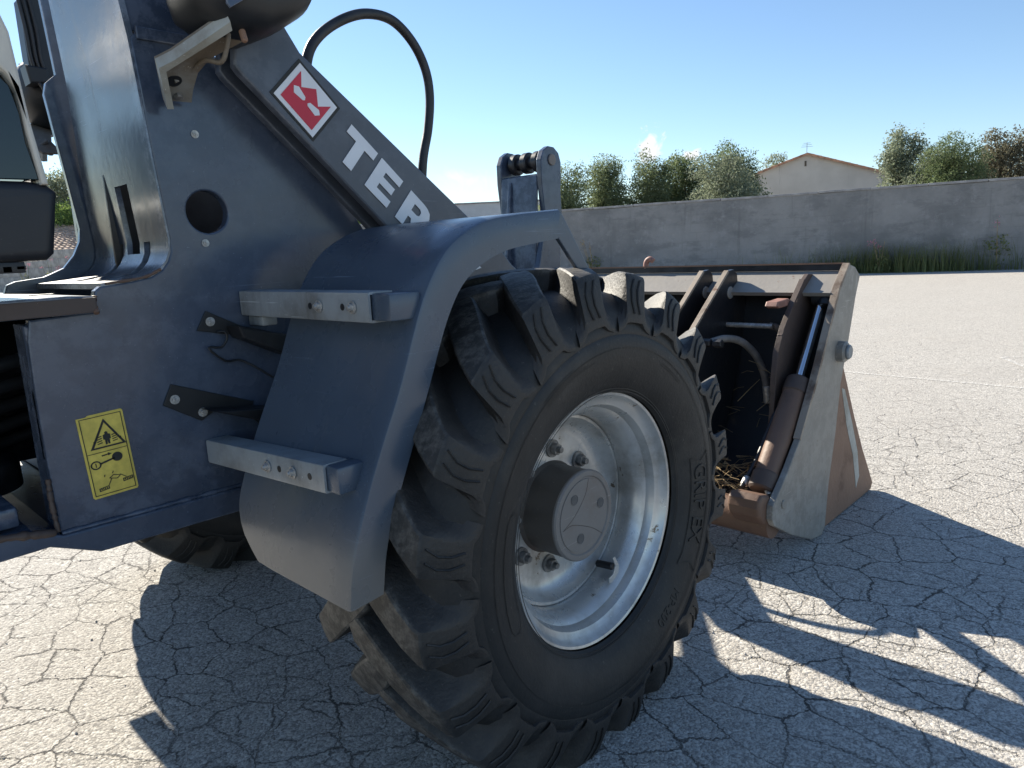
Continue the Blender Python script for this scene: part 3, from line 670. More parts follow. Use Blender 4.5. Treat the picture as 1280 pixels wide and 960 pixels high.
for u, v in ((.16,.075),(.70,.125)):
    plate('printed_book', [[S(*p) for p in ((u,v),(u+.22,v+.012),(u+.22,v+.052),(u,v+.04))], [S(*p) for p in ((u+.02,v+.009),(u+.2,v+.018),(u+.2,v+.044),(u+.02,v+.033))]], D, D+.0012, M['ink'], stk, 0)
    for k in range(4): pr([(u+.04+.04*k,v+.016),(u+.06+.04*k,v+.017),(u+.06+.04*k,v+.036),(u+.04+.04*k,v+.035)])
for a, b2 in (((.38,.13),(.46,.20)),((.66,.225),(.78,.175)),((.42,.21),(.58,.185)),((.58,.185),(.66,.215)),((.66,.215),(.52,.24)),((.52,.24),(.42,.21)),((.5,.26),(.53,.285)),((.32,.24),(.335,.265))):
    prl(a, b2, .004)

# ---------- lift arms with the lettering
arm_o = [(-.440,1.312),(-.436,1.345),(-.415,1.378),(-.385,1.402),(-.345,1.400),(-.312,1.351),(.079,1.064),(.178,.990),(.217,.950),(.32,.875),(.52,.790),(.83,.635),(.99,.495),(1.13,.370),(1.15,.340),(1.12,.310),(1.05,.350),(.93,.462),(.78,.610),(.50,.735),(.25,.770),(.09,.80),(-.02,.90),(-.154,1.046),(-.300,1.181),(-.431,1.300)]
armR = plate('lift_arm', arm_o, -.43, -.41, M['arm'], loader, .004)
armL = plate('lift_arm', arm_o, .41, .43, M['arm'], loader, .004)
arm_w = [(-.415,1.330),(-.385,1.395),(-.345,1.392),(-.315,1.345),(.075,1.059),(.174,.985),(.213,.944),(.32,.868),(.52,.782),(.54,.745),(.46,.760),(.15,.90),(-.05,1.03),(-.30,1.24)]
for s_, ar in ((-1, armR), (1, armL)):
    plate('arm_inner_plate', [p for p in arm_o if p[0] < .6], min(s_*.375,s_*.355), max(s_*.375,s_*.355), M['arm'], ar, .003)
    plate('arm_shade_web', arm_w, min(s_*.411,s_*.374), max(s_*.411,s_*.374), M['dark_steel'], ar, .001)  # added dark web, shuts out sun so the gap under the arm looks black
cyl('arm_cross_tube', (.69,-.36,.72), (.69,.36,.72), .040, M['arm'], loader, 28)
d1 = Vector((.081,-.066)).normalized()                               # along the arm
n1 = Vector((-d1.y, d1.x))
def A2(o, u, v): p = Vector(o)+d1*u+n1*v; return (p.x, p.y)
ly = -.4318
LO = (-.376,1.273)
u_ = Vector((.081,-.066)); v_ = Vector((.058,.057))
lg = lambda u, v: tuple(Vector((-.374,1.274))+Vector((.070,-.069))*u+Vector((.058,.058))*v)
sheet('logo_backing', [lg(*p) for p in ((-.06,-.05),(1.06,-.05),(1.06,1.06),(-.06,1.06))], ly+.0005, M['ink'], armR)
sheet('logo_field', [lg(*p) for p in ((0,0),(1,0),(1,1),(0,1))], ly-.0006, M['white'], armR)
sheet('logo_red', [lg(*p) for p in ((.10,.10),(.90,.10),(.90,.88),(.72,.62),(.50,.88),(.28,.62),(.10,.88))], ly-.0018, M['red'], armR)
for p in (((.16,.50),(.24,.57),(.44,.52),(.47,.46),(.44,.42),(.24,.38)), ((.54,.46),(.57,.52),(.77,.57),(.84,.50),(.78,.40),(.57,.42))):
    sheet('logo_cutout', [lg(*q) for q in p], ly-.0030, M['white'], armR)
H = .0715                                                              # letter height across the arm
def letter(o, polys, name='white_letter'):
    sheet(name, polys, ly-.0006, M['white'], armR)
def place(u0):                                                        # letter cell: u along the arm, v across it
    return lambda u, v: A2(LT0, u0+u, v*H)
LT0 = (-.2635,1.182)
dd = Vector((.0605,-.0535)).normalized(); d1 = dd; n1 = Vector((-d1.y, d1.x))
w = .076; s_ = .024
q = place(.0); letter(None, [q(*p) for p in ((w/2-s_/2,0),(w/2+s_/2,0),(w/2+s_/2,.74),(w,.74),(w,1),(0,1),(0,.74),(w/2-s_/2,.74))])
q = place(.088); letter(None, [q(*p) for p in ((0,0),(.066,0),(.066,.23),(.024,.23),(.024,.39),(.060,.39),(.060,.61),(.024,.61),(.024,.77),(.066,.77),(.066,1),(0,1))])
q = place(.180)
R_o = [q(*p) for p in ((0,0),(.024,0),(.024,.34),(.034,.34),(.048,0),(.076,0),(.058,.38),(.068,.46),(.073,.58),(.073,.78),(.067,.91),(.056,.98),(.044,1),(0,1))]
R_i = [q(*p) for p in ((.024,.55),(.042,.55),(.048,.60),(.048,.72),(.042,.78),(.024,.78))]
sheet('white_letter', [R_o, R_i], ly-.0006, M['white'], armR)
q = place(.272); letter(None, [q(*p) for p in ((0,0),(.066,0),(.066,.23),(.024,.23),(.024,.39),(.060,.39),(.060,.61),(.024,.61),(.024,.77),(.066,.77),(.066,1),(0,1))])
q = place(.352); letter(None, [q(*p) for p in ((0,0),(.028,0),(.042,.31),(.056,0),(.086,0),(.058,.51),(.084,1),(.056,1),(.043,.72),(.030,1),(.001,1),(.027,.51))])
# ---------- hose loop over the arm
tube('hydraulic_hose', [(-.20,-.30,1.22),(-.222,-.30,1.32),(-.215,-.30,1.385),(-.182,-.30,1.431),(-.121,-.30,1.472),(-.058,-.30,1.494),(.006,-.30,1.492),(.059,-.30,1.457),(.092,-.30,1.405),(.101,-.30,1.346),(.090,-.30,1.273),(.066,-.30,1.19),(.05,-.30,1.05)], .0105, M['hose'], loader, 14)
# ---------- head lamps on their brackets
def lamp(s):
    ys_ = lambda a_, b_: (min(s*a_, s*b_), max(s*a_, s*b_))
    nrm = Vector((0.023, -0.517, -0.856))                          # the bracket leans outwards over the arm
    def slab(name, pts, t0, t1, mat, par):
        bm = bmesh.new(); lo = [bm.verts.new(Vector(p)+nrm*t0) for p in pts]; hi = [bm.verts.new(Vector(p)+nrm*t1) for p in pts]
        bm.faces.new(lo); bm.faces.new(hi)
        for i in range(len(pts)): bm.faces.new((lo[i], lo[(i+1) % len(pts)], hi[(i+1) % len(pts)], hi[i]))
        bmesh.ops.triangulate(bm, faces=[f_ for f_ in bm.faces if len(f_.verts) > 4])
        for v in bm.verts: v.co.y *= -s
        return from_bm(name, bm, mat, par, 30)
    mir = lambda p: (p[0], -s*p[1], p[2])
    br = slab('lamp_bracket', [(-0.5724,-0.4351,1.3024),(-0.5536,-0.4524,1.3133),(-0.4953,-0.5286,1.3609),(-0.4598,-0.5300,1.3627),(-0.4406,-0.5197,1.3570),(-0.4337,-0.5009,1.3458),(-0.4900,-0.4475,1.3121),(-0.4994,-0.4187,1.2944),(-0.4964,-0.3874,1.2756),(-0.4897,-0.3600,1.2592),(-0.5364,-0.3600,1.2580)], -.002, .002, M['alu'], loader)
    rim_ = [(-0.5724,-0.4351,1.3024),(-0.5536,-0.4524,1.3133),(-0.4953,-0.5286,1.3609),(-0.4820,-0.5080,1.3488),(-0.5516,-0.4265,1.2977),(-0.5174,-0.3621,1.2597),(-0.5364,-0.3600,1.2580)]
    rim_ = [Vector(p) for p in rim_]; rim_[3] = rim_[2].lerp(rim_[3], .65); rim_[4] = rim_[0].lerp(rim_[4], .62); rim_[5] = rim_[6].lerp(rim_[5], .55)
    slab('bracket_fold', [rim_[0],rim_[1],rim_[2],rim_[3],rim_[4]], .002, .020, M['alu_light'], br)
    slab('bracket_fold', [rim_[0],rim_[4],rim_[5],rim_[6]], .002, .0205, M['alu_light'], br)
    hp = Vector((-0.5317, -0.3989, 1.2816)); bp = Vector((-0.5166, -0.372, 1.2657)); sp0 = Vector((-0.4678, -0.5147, 1.3533))
    cyl('bracket_hole', mir(hp+nrm*.0018), mir(hp+nrm*.0028), .0125, M['black'], br, 20, .0003)
    cyl('bracket_bolt', mir(bp), mir(bp+nrm*.009), .0075, M['bolt_dull'], br, 6, .001)
    cyl('bracket_stud', mir(sp0), mir(sp0+nrm*.022+Vector((0,0,-.012))), .0052, M['rust'], br, 10)
    tube('lamp_cable', [mir(p) for p in (hp+nrm*.002, hp+nrm*.012+Vector((.02,0,.02)), hp.lerp(sp0,.45)+nrm*.012, hp.lerp(sp0,.62)+nrm*.016+Vector((.006,0,-.012)), hp.lerp(sp0,.8)+nrm*.01, sp0+Vector((-.02,0,0))+nrm*.004)], .0040, M['alu'], br, 8)
    # rounded black housing, tapering to its front
    bm = bmesh.new(); N_ = 28; rings = []
    for x, z, ry, rz in ((-.545,1.425,.02,.02),(-.538,1.425,.05,.045),(-.520,1.420,.075,.068),(-.480,1.412,.088,.078),(-.430,1.410,.09,.076),(-.385,1.422,.085,.066),(-.345,1.438,.074,.054),(-.325,1.446,.05,.035),(-.322,1.447,.01,.008)):
        rings.append([bm.verts.new((x+.10*(rz*math.sin(2*math.pi*k/N_)), s*.47+ry*math.copysign(abs(math.cos(2*math.pi*k/N_))**.7, math.cos(2*math.pi*k/N_)), z+rz*math.copysign(abs(math.sin(2*math.pi*k/N_))**.7, math.sin(2*math.pi*k/N_)))) for k in range(N_)])
    for a, b2 in zip(rings, rings[1:]):
        for k in range(N_): bm.faces.new((a[k], a[(k+1) % N_], b2[(k+1) % N_], b2[k]))
    bm.faces.new(rings[0]); bm.faces.new(rings[-1])
    h = from_bm('lamp_housing', bm, M['black'], loader, 40)
    cyl('indicator_lens', (-.372, s*.535, 1.424), (-.338, s*.548, 1.432), .022, M['pink'], h, 24, .008)
    plate('slotted_guard', [[(-.508,1.362),(-.503,1.357),(-.40,1.425),(-.30,1.50),(-.30,1.56),(-.505,1.50)], [(-.497,1.386),(-.485,1.394),(-.485,1.408),(-.497,1.400)], [(-.470,1.403),(-.452,1.415),(-.452,1.429),(-.470,1.417)]], *ys_(.556,.561), M['paint'], br, .001)
    return br
lamp(-1); lamp(1)
bpost = plate('lamp_post', [(-.531,1.60),(-.477,1.61),(-.466,1.50),(-.474,1.47),(-.474,1.425),(-.505,1.416),(-.532,1.44)], .37, .42, M['black'], loader, .004)
plate('post_clamp', [(-.545,1.452),(-.50,1.45),(-.50,1.416),(-.54,1.412)], .35, .40, M['black'], bpost, .004)
plate('post_arm', [(-.50,1.445),(-.448,1.455),(-.448,1.425),(-.50,1.42)], .38, .40, M['black'], bpost, .003)
for k in range(3): tube('post_cable', [(-.535+.011*k,.365,1.60),(-.530+.011*k,.362,1.53),(-.528+.010*k,.362,1.47),(-.52+.01*k,.365,1.43)], .004, M['hose'], bpost, 8)
tube('loose_cable', [(-.528,.36,1.43),(-.515,.35,1.40),(-.508,.35,1.36),(-.502,.35,1.33),(-.494,.35,1.35),(-.492,.35,1.39),(-.50,.36,1.43)], .004, M['hose'], bpost, 8)
# ---------- bell crank
bc = [(.62,.80),(.697,.935),(.735,1.08),(.722,1.20),(.722,1.262),(.735,1.290),(.760,1.304),(.787,1.302),(.810,1.285),(.821,1.255),(.815,1.16),(.818,1.10),(.800,.93),(.78,.72),(.74,.55),(.68,.52),(.62,.56)]
for ya, yb in ((-.10,-.078),(.078,.10)):
    p = plate('bellcrank_plate', bc, ya, yb, M['paint'], loader, .003)
    if ya < 0:
        cyl('pin_head', (.772,-.106,1.262), (.772,-.099,1.262), .018, M['hub_face'], p, 24)
        cyl('pivot_pin', (.772,-.10,1.262), (.772,.10,1.262), .020, M['dark_steel'], p, 24)
        for y in (-.062,-.012,.038): cyl('bush_ring', (.772,y,1.262), (.772,y+.026,1.262), .034, M['dark_steel'], p, 28, .004)
        plate('web_plate', [(.722,1.215),(.732,1.22),(.70,.80),(.69,.80)], -.078, .078, M['paint'], p, .002)
        plate('web_rib', [(.66,.80),(.715,1.20),(.735,1.20),(.70,.80)], .03, .042, M['paint'], p, .002)
plate('bucket_link', [(.64,.55),(.74,.53),(1.12,.31),(1.12,.24),(.70,.43),(.62,.50)], -.03, .03, M['arm'], loader, .004)
tube('linkage_hose', [(.77,-.02,.44),(.79,-.03,.56),(.85,-.04,.645),(.91,-.05,.65),(.95,-.06,.60),(1.05,-.10,.55)], .012, M['hose'], loader, 10)

# ---------- bucket
BY = .82
bs_o = [(1.398,.888),(1.455,.876),(1.505,.845),(1.470,.775),(1.418,.63),(1.362,.50),(1.332,.34),(1.285,.19),(1.265,.045),(1.24,.028),(1.15,.042),(.989,.112),(.865,.180),(.846,.205),(.850,.246),(.948,.303),(1.031,.381),(1.144,.534),(1.259,.72),(1.319,.816)]
bs_o = [(x, z-.02 if z < .3 else z) for x, z in bs_o]
sp = plate('bucket_side_plate', bs_o, -BY, -BY+.02, M['bucket_side'], loader, .003)
sp2 = plate('bucket_side_plate', bs_o, BY-.02, BY, M['bucket_side'], loader, .003)
edge = [(1.394,.892),(1.404,.890),(1.325,.812),(1.265,.716),(1.150,.530),(1.037,.377),(1.03,.385),(1.139,.538),(1.254,.724),(1.314,.82)]
plate('chipped_edge', edge, -BY-.0008, -BY+.021, M['edge'], sp, .0005)
cyl('pin_head', (1.334,-.846,.610), (1.334,-.815,.610), .034, M['bucket_side'], sp, 28, .006)
cyl('pin_washer', (1.334,-.856,.610), (1.334,-.843,.610), .024, M['galv'], sp, 24, .004)
cyl('side_plug', (.918,-.824,.212), (.918,-.819,.212), .013, M['bucket_side'], sp, 18)
for s in (-1, 1):
    clam = plate('clam_side', [(1.36,.615),(1.40,.60),(1.445,.535),(1.50,.452),(1.572,.343),(1.676,.200),(1.815,.030),(1.80,.006),(1.29,.006),(1.29,.169),(1.33,.35)], min(s*.80,s*.775), max(s*.80,s*.775), M['rust'], loader, .002)
    plate('clam_wear_strip', [(1.43,.47),(1.46,.46),(1.55,.32),(1.62,.20),(1.65,.10),(1.62,.06),(1.60,.12),(1.57,.20),(1.49,.33)], min(s*.8012,s*.799), max(s*.8012,s*.799), M['alu_light'], clam, .0003)
# shell: back plate, floor and clam seen from behind
def shell(name, pts, mat, th=.014, y=.80, parent=loader):
    bm = bmesh.new(); P = spline([(x, 0, z) for x, z in pts], 5)
    rr = [[bm.verts.new((p.x, yy, p.z)) for yy in (-y, -y*.5, 0, y*.5, y)] for p in P]
    for a, b2 in zip(rr, rr[1:]):
        for j in range(4): bm.faces.new((a[j], a[j+1], b2[j+1], b2[j]))
    o = from_bm(name, bm, mat, parent, 45); md = o.modifiers.new('t', 'SOLIDIFY'); md.thickness = th; return o
shell('bucket_back_plate', [(1.46,.85),(1.43,.72),(1.40,.55),(1.33,.36),(1.22,.22),(1.05,.14),(.95,.13)], M['bucket_dark'])
shell('bucket_floor', [(1.25,.05),(1.5,.02),(1.80,.012)], M['rust_dark'], .012, .775)
beam = plate('bucket_top_beam', [(1.405,.866),(1.300,.802),(1.310,.790),(1.46,.85)], -BY+.02, BY-.02, M['beam'], loader, .003)
plate('top_lip', [(1.40,.868),(1.40,.890),(1.47,.880),(1.47,.862)], -BY+.02, BY-.02, M['dark_steel'], beam, .003)
plate('rusty_lip_edge', [(1.397,.8885),(1.397,.894),(1.415,.892),(1.415,.8885)], -BY+.02, BY-.02, M['rust'], beam, .0005)
tub = revolve_me('lower_cross_tube', [(1e-4,-.80),(.052,-.80),(.052,.80),(1e-4,.80)], 36); tub.transform(Matrix.Translation((.905,0,.158)))
tub.materials.append(M['rust_mid']); link('lower_cross_tube', tub, None, loader)
plate('cylinder_foot', [(.822,.262),(.806,.248),(.800,.225),(.806,.200),(.835,.170),(.90,.135),(1.0,.10),(1.0,.18),(.93,.215),(.87,.25)], -.80, -.700, M['rust_mid'], loader, .012, None, 4)
def rib(y, mat=M['bucket_dark'], edge_m=M['edge']):
    o = plate('bucket_rib', [(.995,.655),(1.06,.662),(1.0,.655),(1.03,.60),(.98,.50),(.99,.42),(1.06,.30),(1.15,.22),(1.25,.24),(1.42,.70),(1.40,.80),(1.365,.80),(1.352,.862),(1.325,.880),(1.300,.876),(1.10,.70)][0:1]+[(1.285,.876),(1.325,.880),(1.352,.862),(1.365,.80),(1.42,.79),(1.42,.66),(1.25,.24),(1.14,.22),(1.08,.32),(1.06,.45),(1.06,.58)], y-.008, y+.008, mat, loader, .001)
    plate('sunlit_rib_edge', [(.992,.657),(.998,.651),(1.291,.872),(1.285,.879)], y-.0086, y+.0086, edge_m, o, .0004)  # edge strip whose tan tone paints sunlight along the rib
    cyl('rib_pin_hole', (1.30,y-.012,.80), (1.30,y+.012,.80), .022, M['beam'], o, 20, .002)
    return o
for y in (-.352,-.447,.352,.447): rib(y)
r3o = [(1.107,.503),(1.112,.56),(1.125,.629),(1.14,.64),(1.150,.68),(1.169,.70),(1.20,.73),(1.239,.77),(1.26,.775),(1.319,.842),(1.350,.860),(1.385,.857),(1.43,.83),(1.44,.79),(1.42,.60),(1.34,.36),(1.20,.22),(1.08,.30)]
for s in (-1, 1):
    r3 = plate('cylinder_rib', r3o, s*.70-.008, s*.70+.008, M['rust_dark'], loader, .002)
    plate('rib_cap', [(1.15,.770),(1.16,.784),(1.24,.788),(1.27,.776),(1.24,.764),(1.17,.762)], min(s*.648,s*.69), max(s*.648,s*.69), M['pink'], r3, .004)
    plate('rib_edge_paint', [(1.103,.503),(1.108,.56),(1.121,.629),(1.165,.703),(1.235,.774),(1.315,.846),(1.321,.839),(1.241,.767),(1.171,.697),(1.127,.626),(1.113,.56)], s*.70-.0086, s*.70+.0086, M['rust_dark'], r3, .0004)
    yc = s*.758
    cy = cyl('clam_cylinder', (.930,yc,.272), (1.160,yc,.527), .036, M['rust_mid'], loader, 32, .006)
    cyl('cylinder_gland', (1.130,yc,.495), (1.170,yc,.538), .039, M['rust_dark'], cy, 32, .006)
    cyl('cylinder_base', (.905,yc,.244), (.945,yc,.289), .040, M['rust_dark'], cy, 32, .006)
    cyl('piston_rod', (1.15,yc,.517), (1.345,yc,.778), .0145, M['chrome'], cy, 20)
    cyl('rod_eye', (1.352,yc-.03,.79), (1.352,yc+.03,.79), .034, M['dark_steel'], cy, 24)
    cyl('rod_eye_boss', (1.33,yc-.016,.755), (1.352,yc-.016,.80), .028, M['dark_steel'], cy, 20)
    cyl('grease_fitting', (.915,yc-.01,.255), (.895,yc-.03,.240), .009, M['bolt'], cy, 10)
    tube('cylinder_pipe', [(1.19,s*.715,.51),(1.10,s*.710,.43),(1.0,s*.705,.32),(.90,s*.700,.245)], .008, M['dark_steel'], cy, 10)
    cyl('pipe_union', (.935,s*.702,.268), (.912,s*.700,.248), .012, M['bolt'], cy, 12)
    tube('bucket_hose', [(1.08,s*.50,.655),(1.13,s*.525,.662),(1.18,s*.555,.648),(1.225,s*.585,.60),(1.25,s*.605,.535),(1.257,s*.615,.475)], .0125, M['hose_grey'], loader, 12)
    cyl('hose_ferrule', (1.256,s*.614,.490), (1.262,s*.618,.430), .0150, M['bolt'], loader, 14)
    tube('bucket_hose', [(1.30,s*.60,.69),(1.32,s*.625,.675),(1.33,s*.65,.62),(1.30,s*.672,.52)], .012, M['hose_grey'], loader, 12)
    cyl('hose_ferrule', (1.302,s*.672,.53), (1.295,s*.675,.468), .0145, M['bolt'], loader, 14)
    tube('steel_pipe', [(1.262,s*.618,.432),(1.262,s*.635,.415),(1.25,s*.69,.42)], .007, M['dark_steel'], loader, 8)
tube('steel_pipe', [(1.06,.50,.655),(1.06,-.50,.655)], .009, M['dark_steel'], loader, 10, 0)
tube('steel_pipe', [(1.28,.50,.69),(1.28,-.62,.69)], .009, M['bolt'], loader, 10, 0)
for y in (-.48,-.52): cyl('pipe_union', (1.06,y,.655), (1.06,y-.03,.655), .014, M['dark_steel'], loader, 6)
hk = tube('lifting_hook', [(1.41,-.04,.885),(1.41,-.04,.905),(1.41,-.048,.918),(1.41,-.06,.922),(1.41,-.072,.914)], .011, M['pink'], loader, 12)
# dried grass caught behind the bucket
bm = bmesh.new(); rs_ = random.Random(3)
for k in range(420):
    y = rs_.uniform(-.69, -.25); f = rs_.random()
    if f < .88: x, z = rs_.uniform(.93, 1.16), rs_.uniform(.14, .26)
    else: x, z = rs_.uniform(1.20, 1.33), rs_.uniform(.3, .55)
    a = rs_.uniform(0, 6.28); L = rs_.uniform(.03, .13); e = rs_.uniform(-.5, .9)
    p0 = Vector((x, y, z)); d = Vector((math.cos(a)*.5, math.sin(a), e)).normalized()*L; bend = Vector((rs_.uniform(-.03,.03), rs_.uniform(-.03,.03), -L*.25))
    pts = [p0, p0+d*.5, p0+d+bend]
    tube_bm(bm, pts, .0011, 3, False)
st = from_bm('dry_grass_debris', bm, M['straw'], loader); tag(st, kind='stuff')

# ---------- cab
cabY = -.45
cab = plate('cab_nose_panel', [(-1.9,1.118),(-.770,1.110),(-.748,1.106),(-.737,1.096),(-.752,1.010),(-.762,1.001),(-1.9,.975)], cabY, .45, M['cab_dark'], loader, .014, None, 4)
plate('cab_side_glass', [(-1.9,1.112),(-.757,1.112),(-.766,1.16),(-.768,1.20),(-.775,1.235),(-.79,1.252),(-.83,1.29),(-1.0,1.40),(-1.9,1.60)], cabY+.004, cabY+.012, M['glass'], cab, .001)
plate('cab_front_glass', [(-.772,1.112),(-.757,1.112),(-.775,1.30),(-.79,1.30)], cabY+.02, .43, M['glass'], cab, .001)
plate('cab_pillar', [(-.757,1.105),(-.748,1.105),(-.758,1.19),(-.766,1.303),(-.773,1.325),(-.80,1.40),(-1.9,1.75),(-1.9,1.60),(-1.0,1.395),(-.84,1.297),(-.793,1.264),(-.778,1.250),(-.767,1.228),(-.765,1.18)], cabY-.004, cabY+.05, M['cab_beige'], cab, .004)
cb = plate('cab_roof', [(-.80,1.40),(-.79,1.42),(-1.0,1.62),(-1.9,1.85),(-1.9,1.74)], cabY, .45, M['cab_beige'], cab, .01)
for k in range(7): box('rubber_step_tooth', (-.90+.0165*k,-.44,.968+.0035*k), (-.888+.0165*k,.1,.995), M['black'], cab, .001)
box('rubber_step', (-1.5,-.44,.985), (-.79,.1,1.0), M['black'], cab, .001)
box('rear_frame', (-1.9,-.22,.62), (-1.16,.22,.97), M['paint'], loader, .01)

# ================================================================== background
def wall_frame(o, a, b2):
    d = (Vector(b2)-Vector(a)); ang = math.atan2(d.y, d.x); o.location = (a[0], a[1], 0); o.rotation_euler = (0, 0, ang); return d.length
WD = Vector((15.84-19.11, 12.06-1.30)).normalized(); W0 = Vector((19.11, 1.30))
Wp = lambda s: W0 + WD*s
a, b2 = Wp(-16), Wp(29.5)
wl = (b2-a).length
bm = bmesh.new(); N = 90
for i in range(N):
    pass
rows = []
for i in range(N+1):
    x = wl*i/N; zt = 2.0 + .02*mnoise.noise((x*.6, 0, 0)) + .012*mnoise.noise((x*3, 5, 0))
    rows.append([bm.verts.new((x, y, z)) for y, z in ((-.1,-.1),(-.1,zt),(.1,zt),(.1,-.1))])
for p, q in zip(rows, rows[1:]):
    for j in range(3): bm.faces.new((p[j], p[j+1], q[j+1], q[j]))
bm.faces.new(rows[0]); bm.faces.new(rows[-1])
wall = from_bm('concrete_wall', bm, M['render']); wall_frame(wall, a, b2)
tag(wall, 'long grey stained rendered wall across the back of the yard', 'wall')
N = 38; CO = None
for i in range(N):
    x0 = wl*i/N
    if CO is None:
        ob = box('coping_slab', (0,-.125,0), (wl/N-.012,.125,.055), M['coping'], wall, .008); CO = ob.data; o = ob
    else: o = link('coping_slab', CO, None, wall)
    o.location = (x0, 0, 2.0+random.uniform(-.008,.012)); o.rotation_euler = (0, random.uniform(-.003,.003), random.uniform(-.004,.004))
# block wall that carries the line on to the left
a, b2 = Wp(29.6), Wp(46)
bw = empty('block_wall'); L = wall_frame(bw, a, b2); tag(bw, 'grey concrete block wall seen left of the loader tower', 'wall')
BL = None
bwid, bh = .82, .38
for r_ in range(5):
    for k in range(int(L/bwid)):
        off = (bwid/2 if r_ % 2 else 0)
        if BL is None: o = box('block', (0,-.09,0), (bwid-.02,.09,bh-.02), M['block'], bw, .008); BL = o.data
        else: o = link('block', BL, None, bw)
        o.location = (k*bwid+off, random.uniform(-.006,.006), r_*bh+.01)
box('mortar_core', (0,-.075,0), (L,.075,5*bh-.01), M['coping'], bw, 0)

def tiled_roof(name, parent, p00, p10, p11, p01, mat, pitch=.22, amp=.035):
    """clay tile slope: p00-p10 along the eaves, p01-p11 along the ridge"""
    p00, p10, p11, p01 = (Vector(p) for p in (p00, p10, p11, p01))
    n = max(4, int((p10-p00).length/pitch)); seg = 6; rows_n = max(3, int((p01-p00).length/.38))
    nrm = (p10-p00).cross(p01-p00).normalized()
    if nrm.z < 0: nrm = -nrm
    bm = bmesh.new(); grid = []
    for r_ in range(rows_n):
        for e in (0, 1):
            f = (r_+e*.999)/rows_n; line_ = []
            for k in range(n*seg+1):
                u = k/(n*seg); p = (p00.lerp(p10, u)).lerp(p01.lerp(p11, u), f)
                line_.append(bm.verts.new(p + nrm*(amp*abs(math.sin(math.pi*k/seg)) + (.03 if e == 0 else .0))))
            grid.append(line_)
    for a, b2 in zip(grid, grid[1:]):
        for k in range(n*seg): bm.faces.new((a[k], a[k+1], b2[k+1], b2[k]))
    return from_bm(name, bm, mat, parent, 60)
def gable_house(name, c, ang, halfw, depth, eave, ridge, wallm, tilem, label):
    h = empty(name, (c[0], c[1], 0)); h.rotation_euler = (0, 0, ang)      # local +x across the gable, gable face at y=0 looking to -y
    plate('gable_wall', [(-halfw,-.1),(halfw,-.1),(halfw,eave),(0,ridge),(-halfw,eave)], 0, depth, wallm, h, .0)
    ov = .18; sl = (ridge-eave)/halfw
    for s in (-1, 1):
        rf = tiled_roof('tiled_slope', h, (s*(halfw+.3),-ov,eave-.3*sl+.06), (s*(halfw+.3),depth+ov,eave-.3*sl+.06), (0,depth+ov,ridge+.06), (0,-ov,ridge+.06), tilem)
        plate('verge', [(0,ridge-.02),(0,ridge+.10),(s*(halfw+.32),eave-.32*sl+.10),(s*(halfw+.32),eave-.32*sl-.02)], -ov-.02, -ov+.03, tilem, rf, .0)
    tag(h, label, 'house'); return h
ray_ang = lambda p: math.atan2(p[1]+1.64, p[0]+1.06)
hc = (39.93,14.44)
gh = gable_house('gabled_house', hc, ray_ang(hc)-R(90)+R(4), 4.05, 9, 4.0, 5.32, M['plaster'], M['tile'], 'beige house with a low tiled gable rising above the grey wall')
plate('gable_vent', [(-.12,4.72),(-.02,4.72),(-.02,5.0),(-.12,5.0)], -.03, .02, M['bark'], gh, .0)
an = tube('roof_antenna', [(0,.3,5.3),(0,.3,6.0)], .012, M['bark'], gh, 6, 0)
for z, w_ in ((5.78,.30),(5.88,.24),(5.97,.18)): tube('antenna_bar', [(-w_,.3,z),(w_,.3,z)], .008, M['bark'], an, 5, 0)
h2 = empty('corner_house', (29.0,33.5,0)); h2.rotation_euler = (0,0,ray_ang((30,32.2))-R(90))
box('house_wall', (-6.2,0,0), (.55,8,3.85), M['white_wall'], h2, 0)
tiled_roof('tiled_slope', h2, (.85,-.3,3.85), (.85,8.3,3.85), (-4.5,8.3,5.2), (-4.5,-.3,5.2), M['tile'])
plate('verge', [(.88,3.75),(.88,3.92),(-4.5,5.28),(-4.5,5.1)], -.32, -.26, M['tile'], h2, 0)
tube('downpipe', [(.5,-.06,3.7),(.5,-.06,0)], .06, M['bark'], h2, 8, 0); tag(h2, 'white house corner with tiled verge beside the lift arm', 'house')
h3 = empty('low_white_building', (36.0,33.5,0)); h3.rotation_euler = (0,0,ray_ang((35,34.3))-R(90))
box('house_wall', (-3.6,0,0), (4.6,6,4.2), M['white_wall'], h3, 0); box('parapet_cap', (-3.7,-.1,4.2), (4.7,6.1,4.28), M['coping'], h3, 0)
tag(h3, 'flat topped pale building between the lift arm and the bellcrank', 'house')
h4 = empty('tiled_house', (12.3,50,0)); h4.rotation_euler = (0,0,ray_ang((12.86,50))-R(90))
box('house_wall', (-7,0.6,0), (4.5,7,2.3), M['plaster'], h4, 0)
tiled_roof('tiled_slope', h4, (-7.5,0,2.2), (5,0,2.2), (1.0,5,4.0), (-7.5,5,4.15), M['tile_pale'], .32, .06)
tiled_roof('tiled_slope', h4, (5,0,2.2), (5,10,2.2), (1,5.2,4.0), (1,5,4.0), M['tile_pale'], .32, .06)
tag(h4, 'house with pale clay tile roof beyond the block wall', 'house')
h5 = empty('white_gable_end', (41.6,3.35,0)); h5.rotation_euler = (0,0,ray_ang((41.6,3.35))-R(90))
box('house_wall', (0,0,0), (5,6,4.4), M['white_wall'], h5, 0); box('stone_ledge', (-.25,-.1,3.9), (5,6.1,4.02), M['coping'], h5, 0)
box('parapet', (.15,.2,4.4), (5,6,5.0), M['white_wall'], h5, 0)
tag(h5, 'white building just showing at the right edge above the wall', 'house')

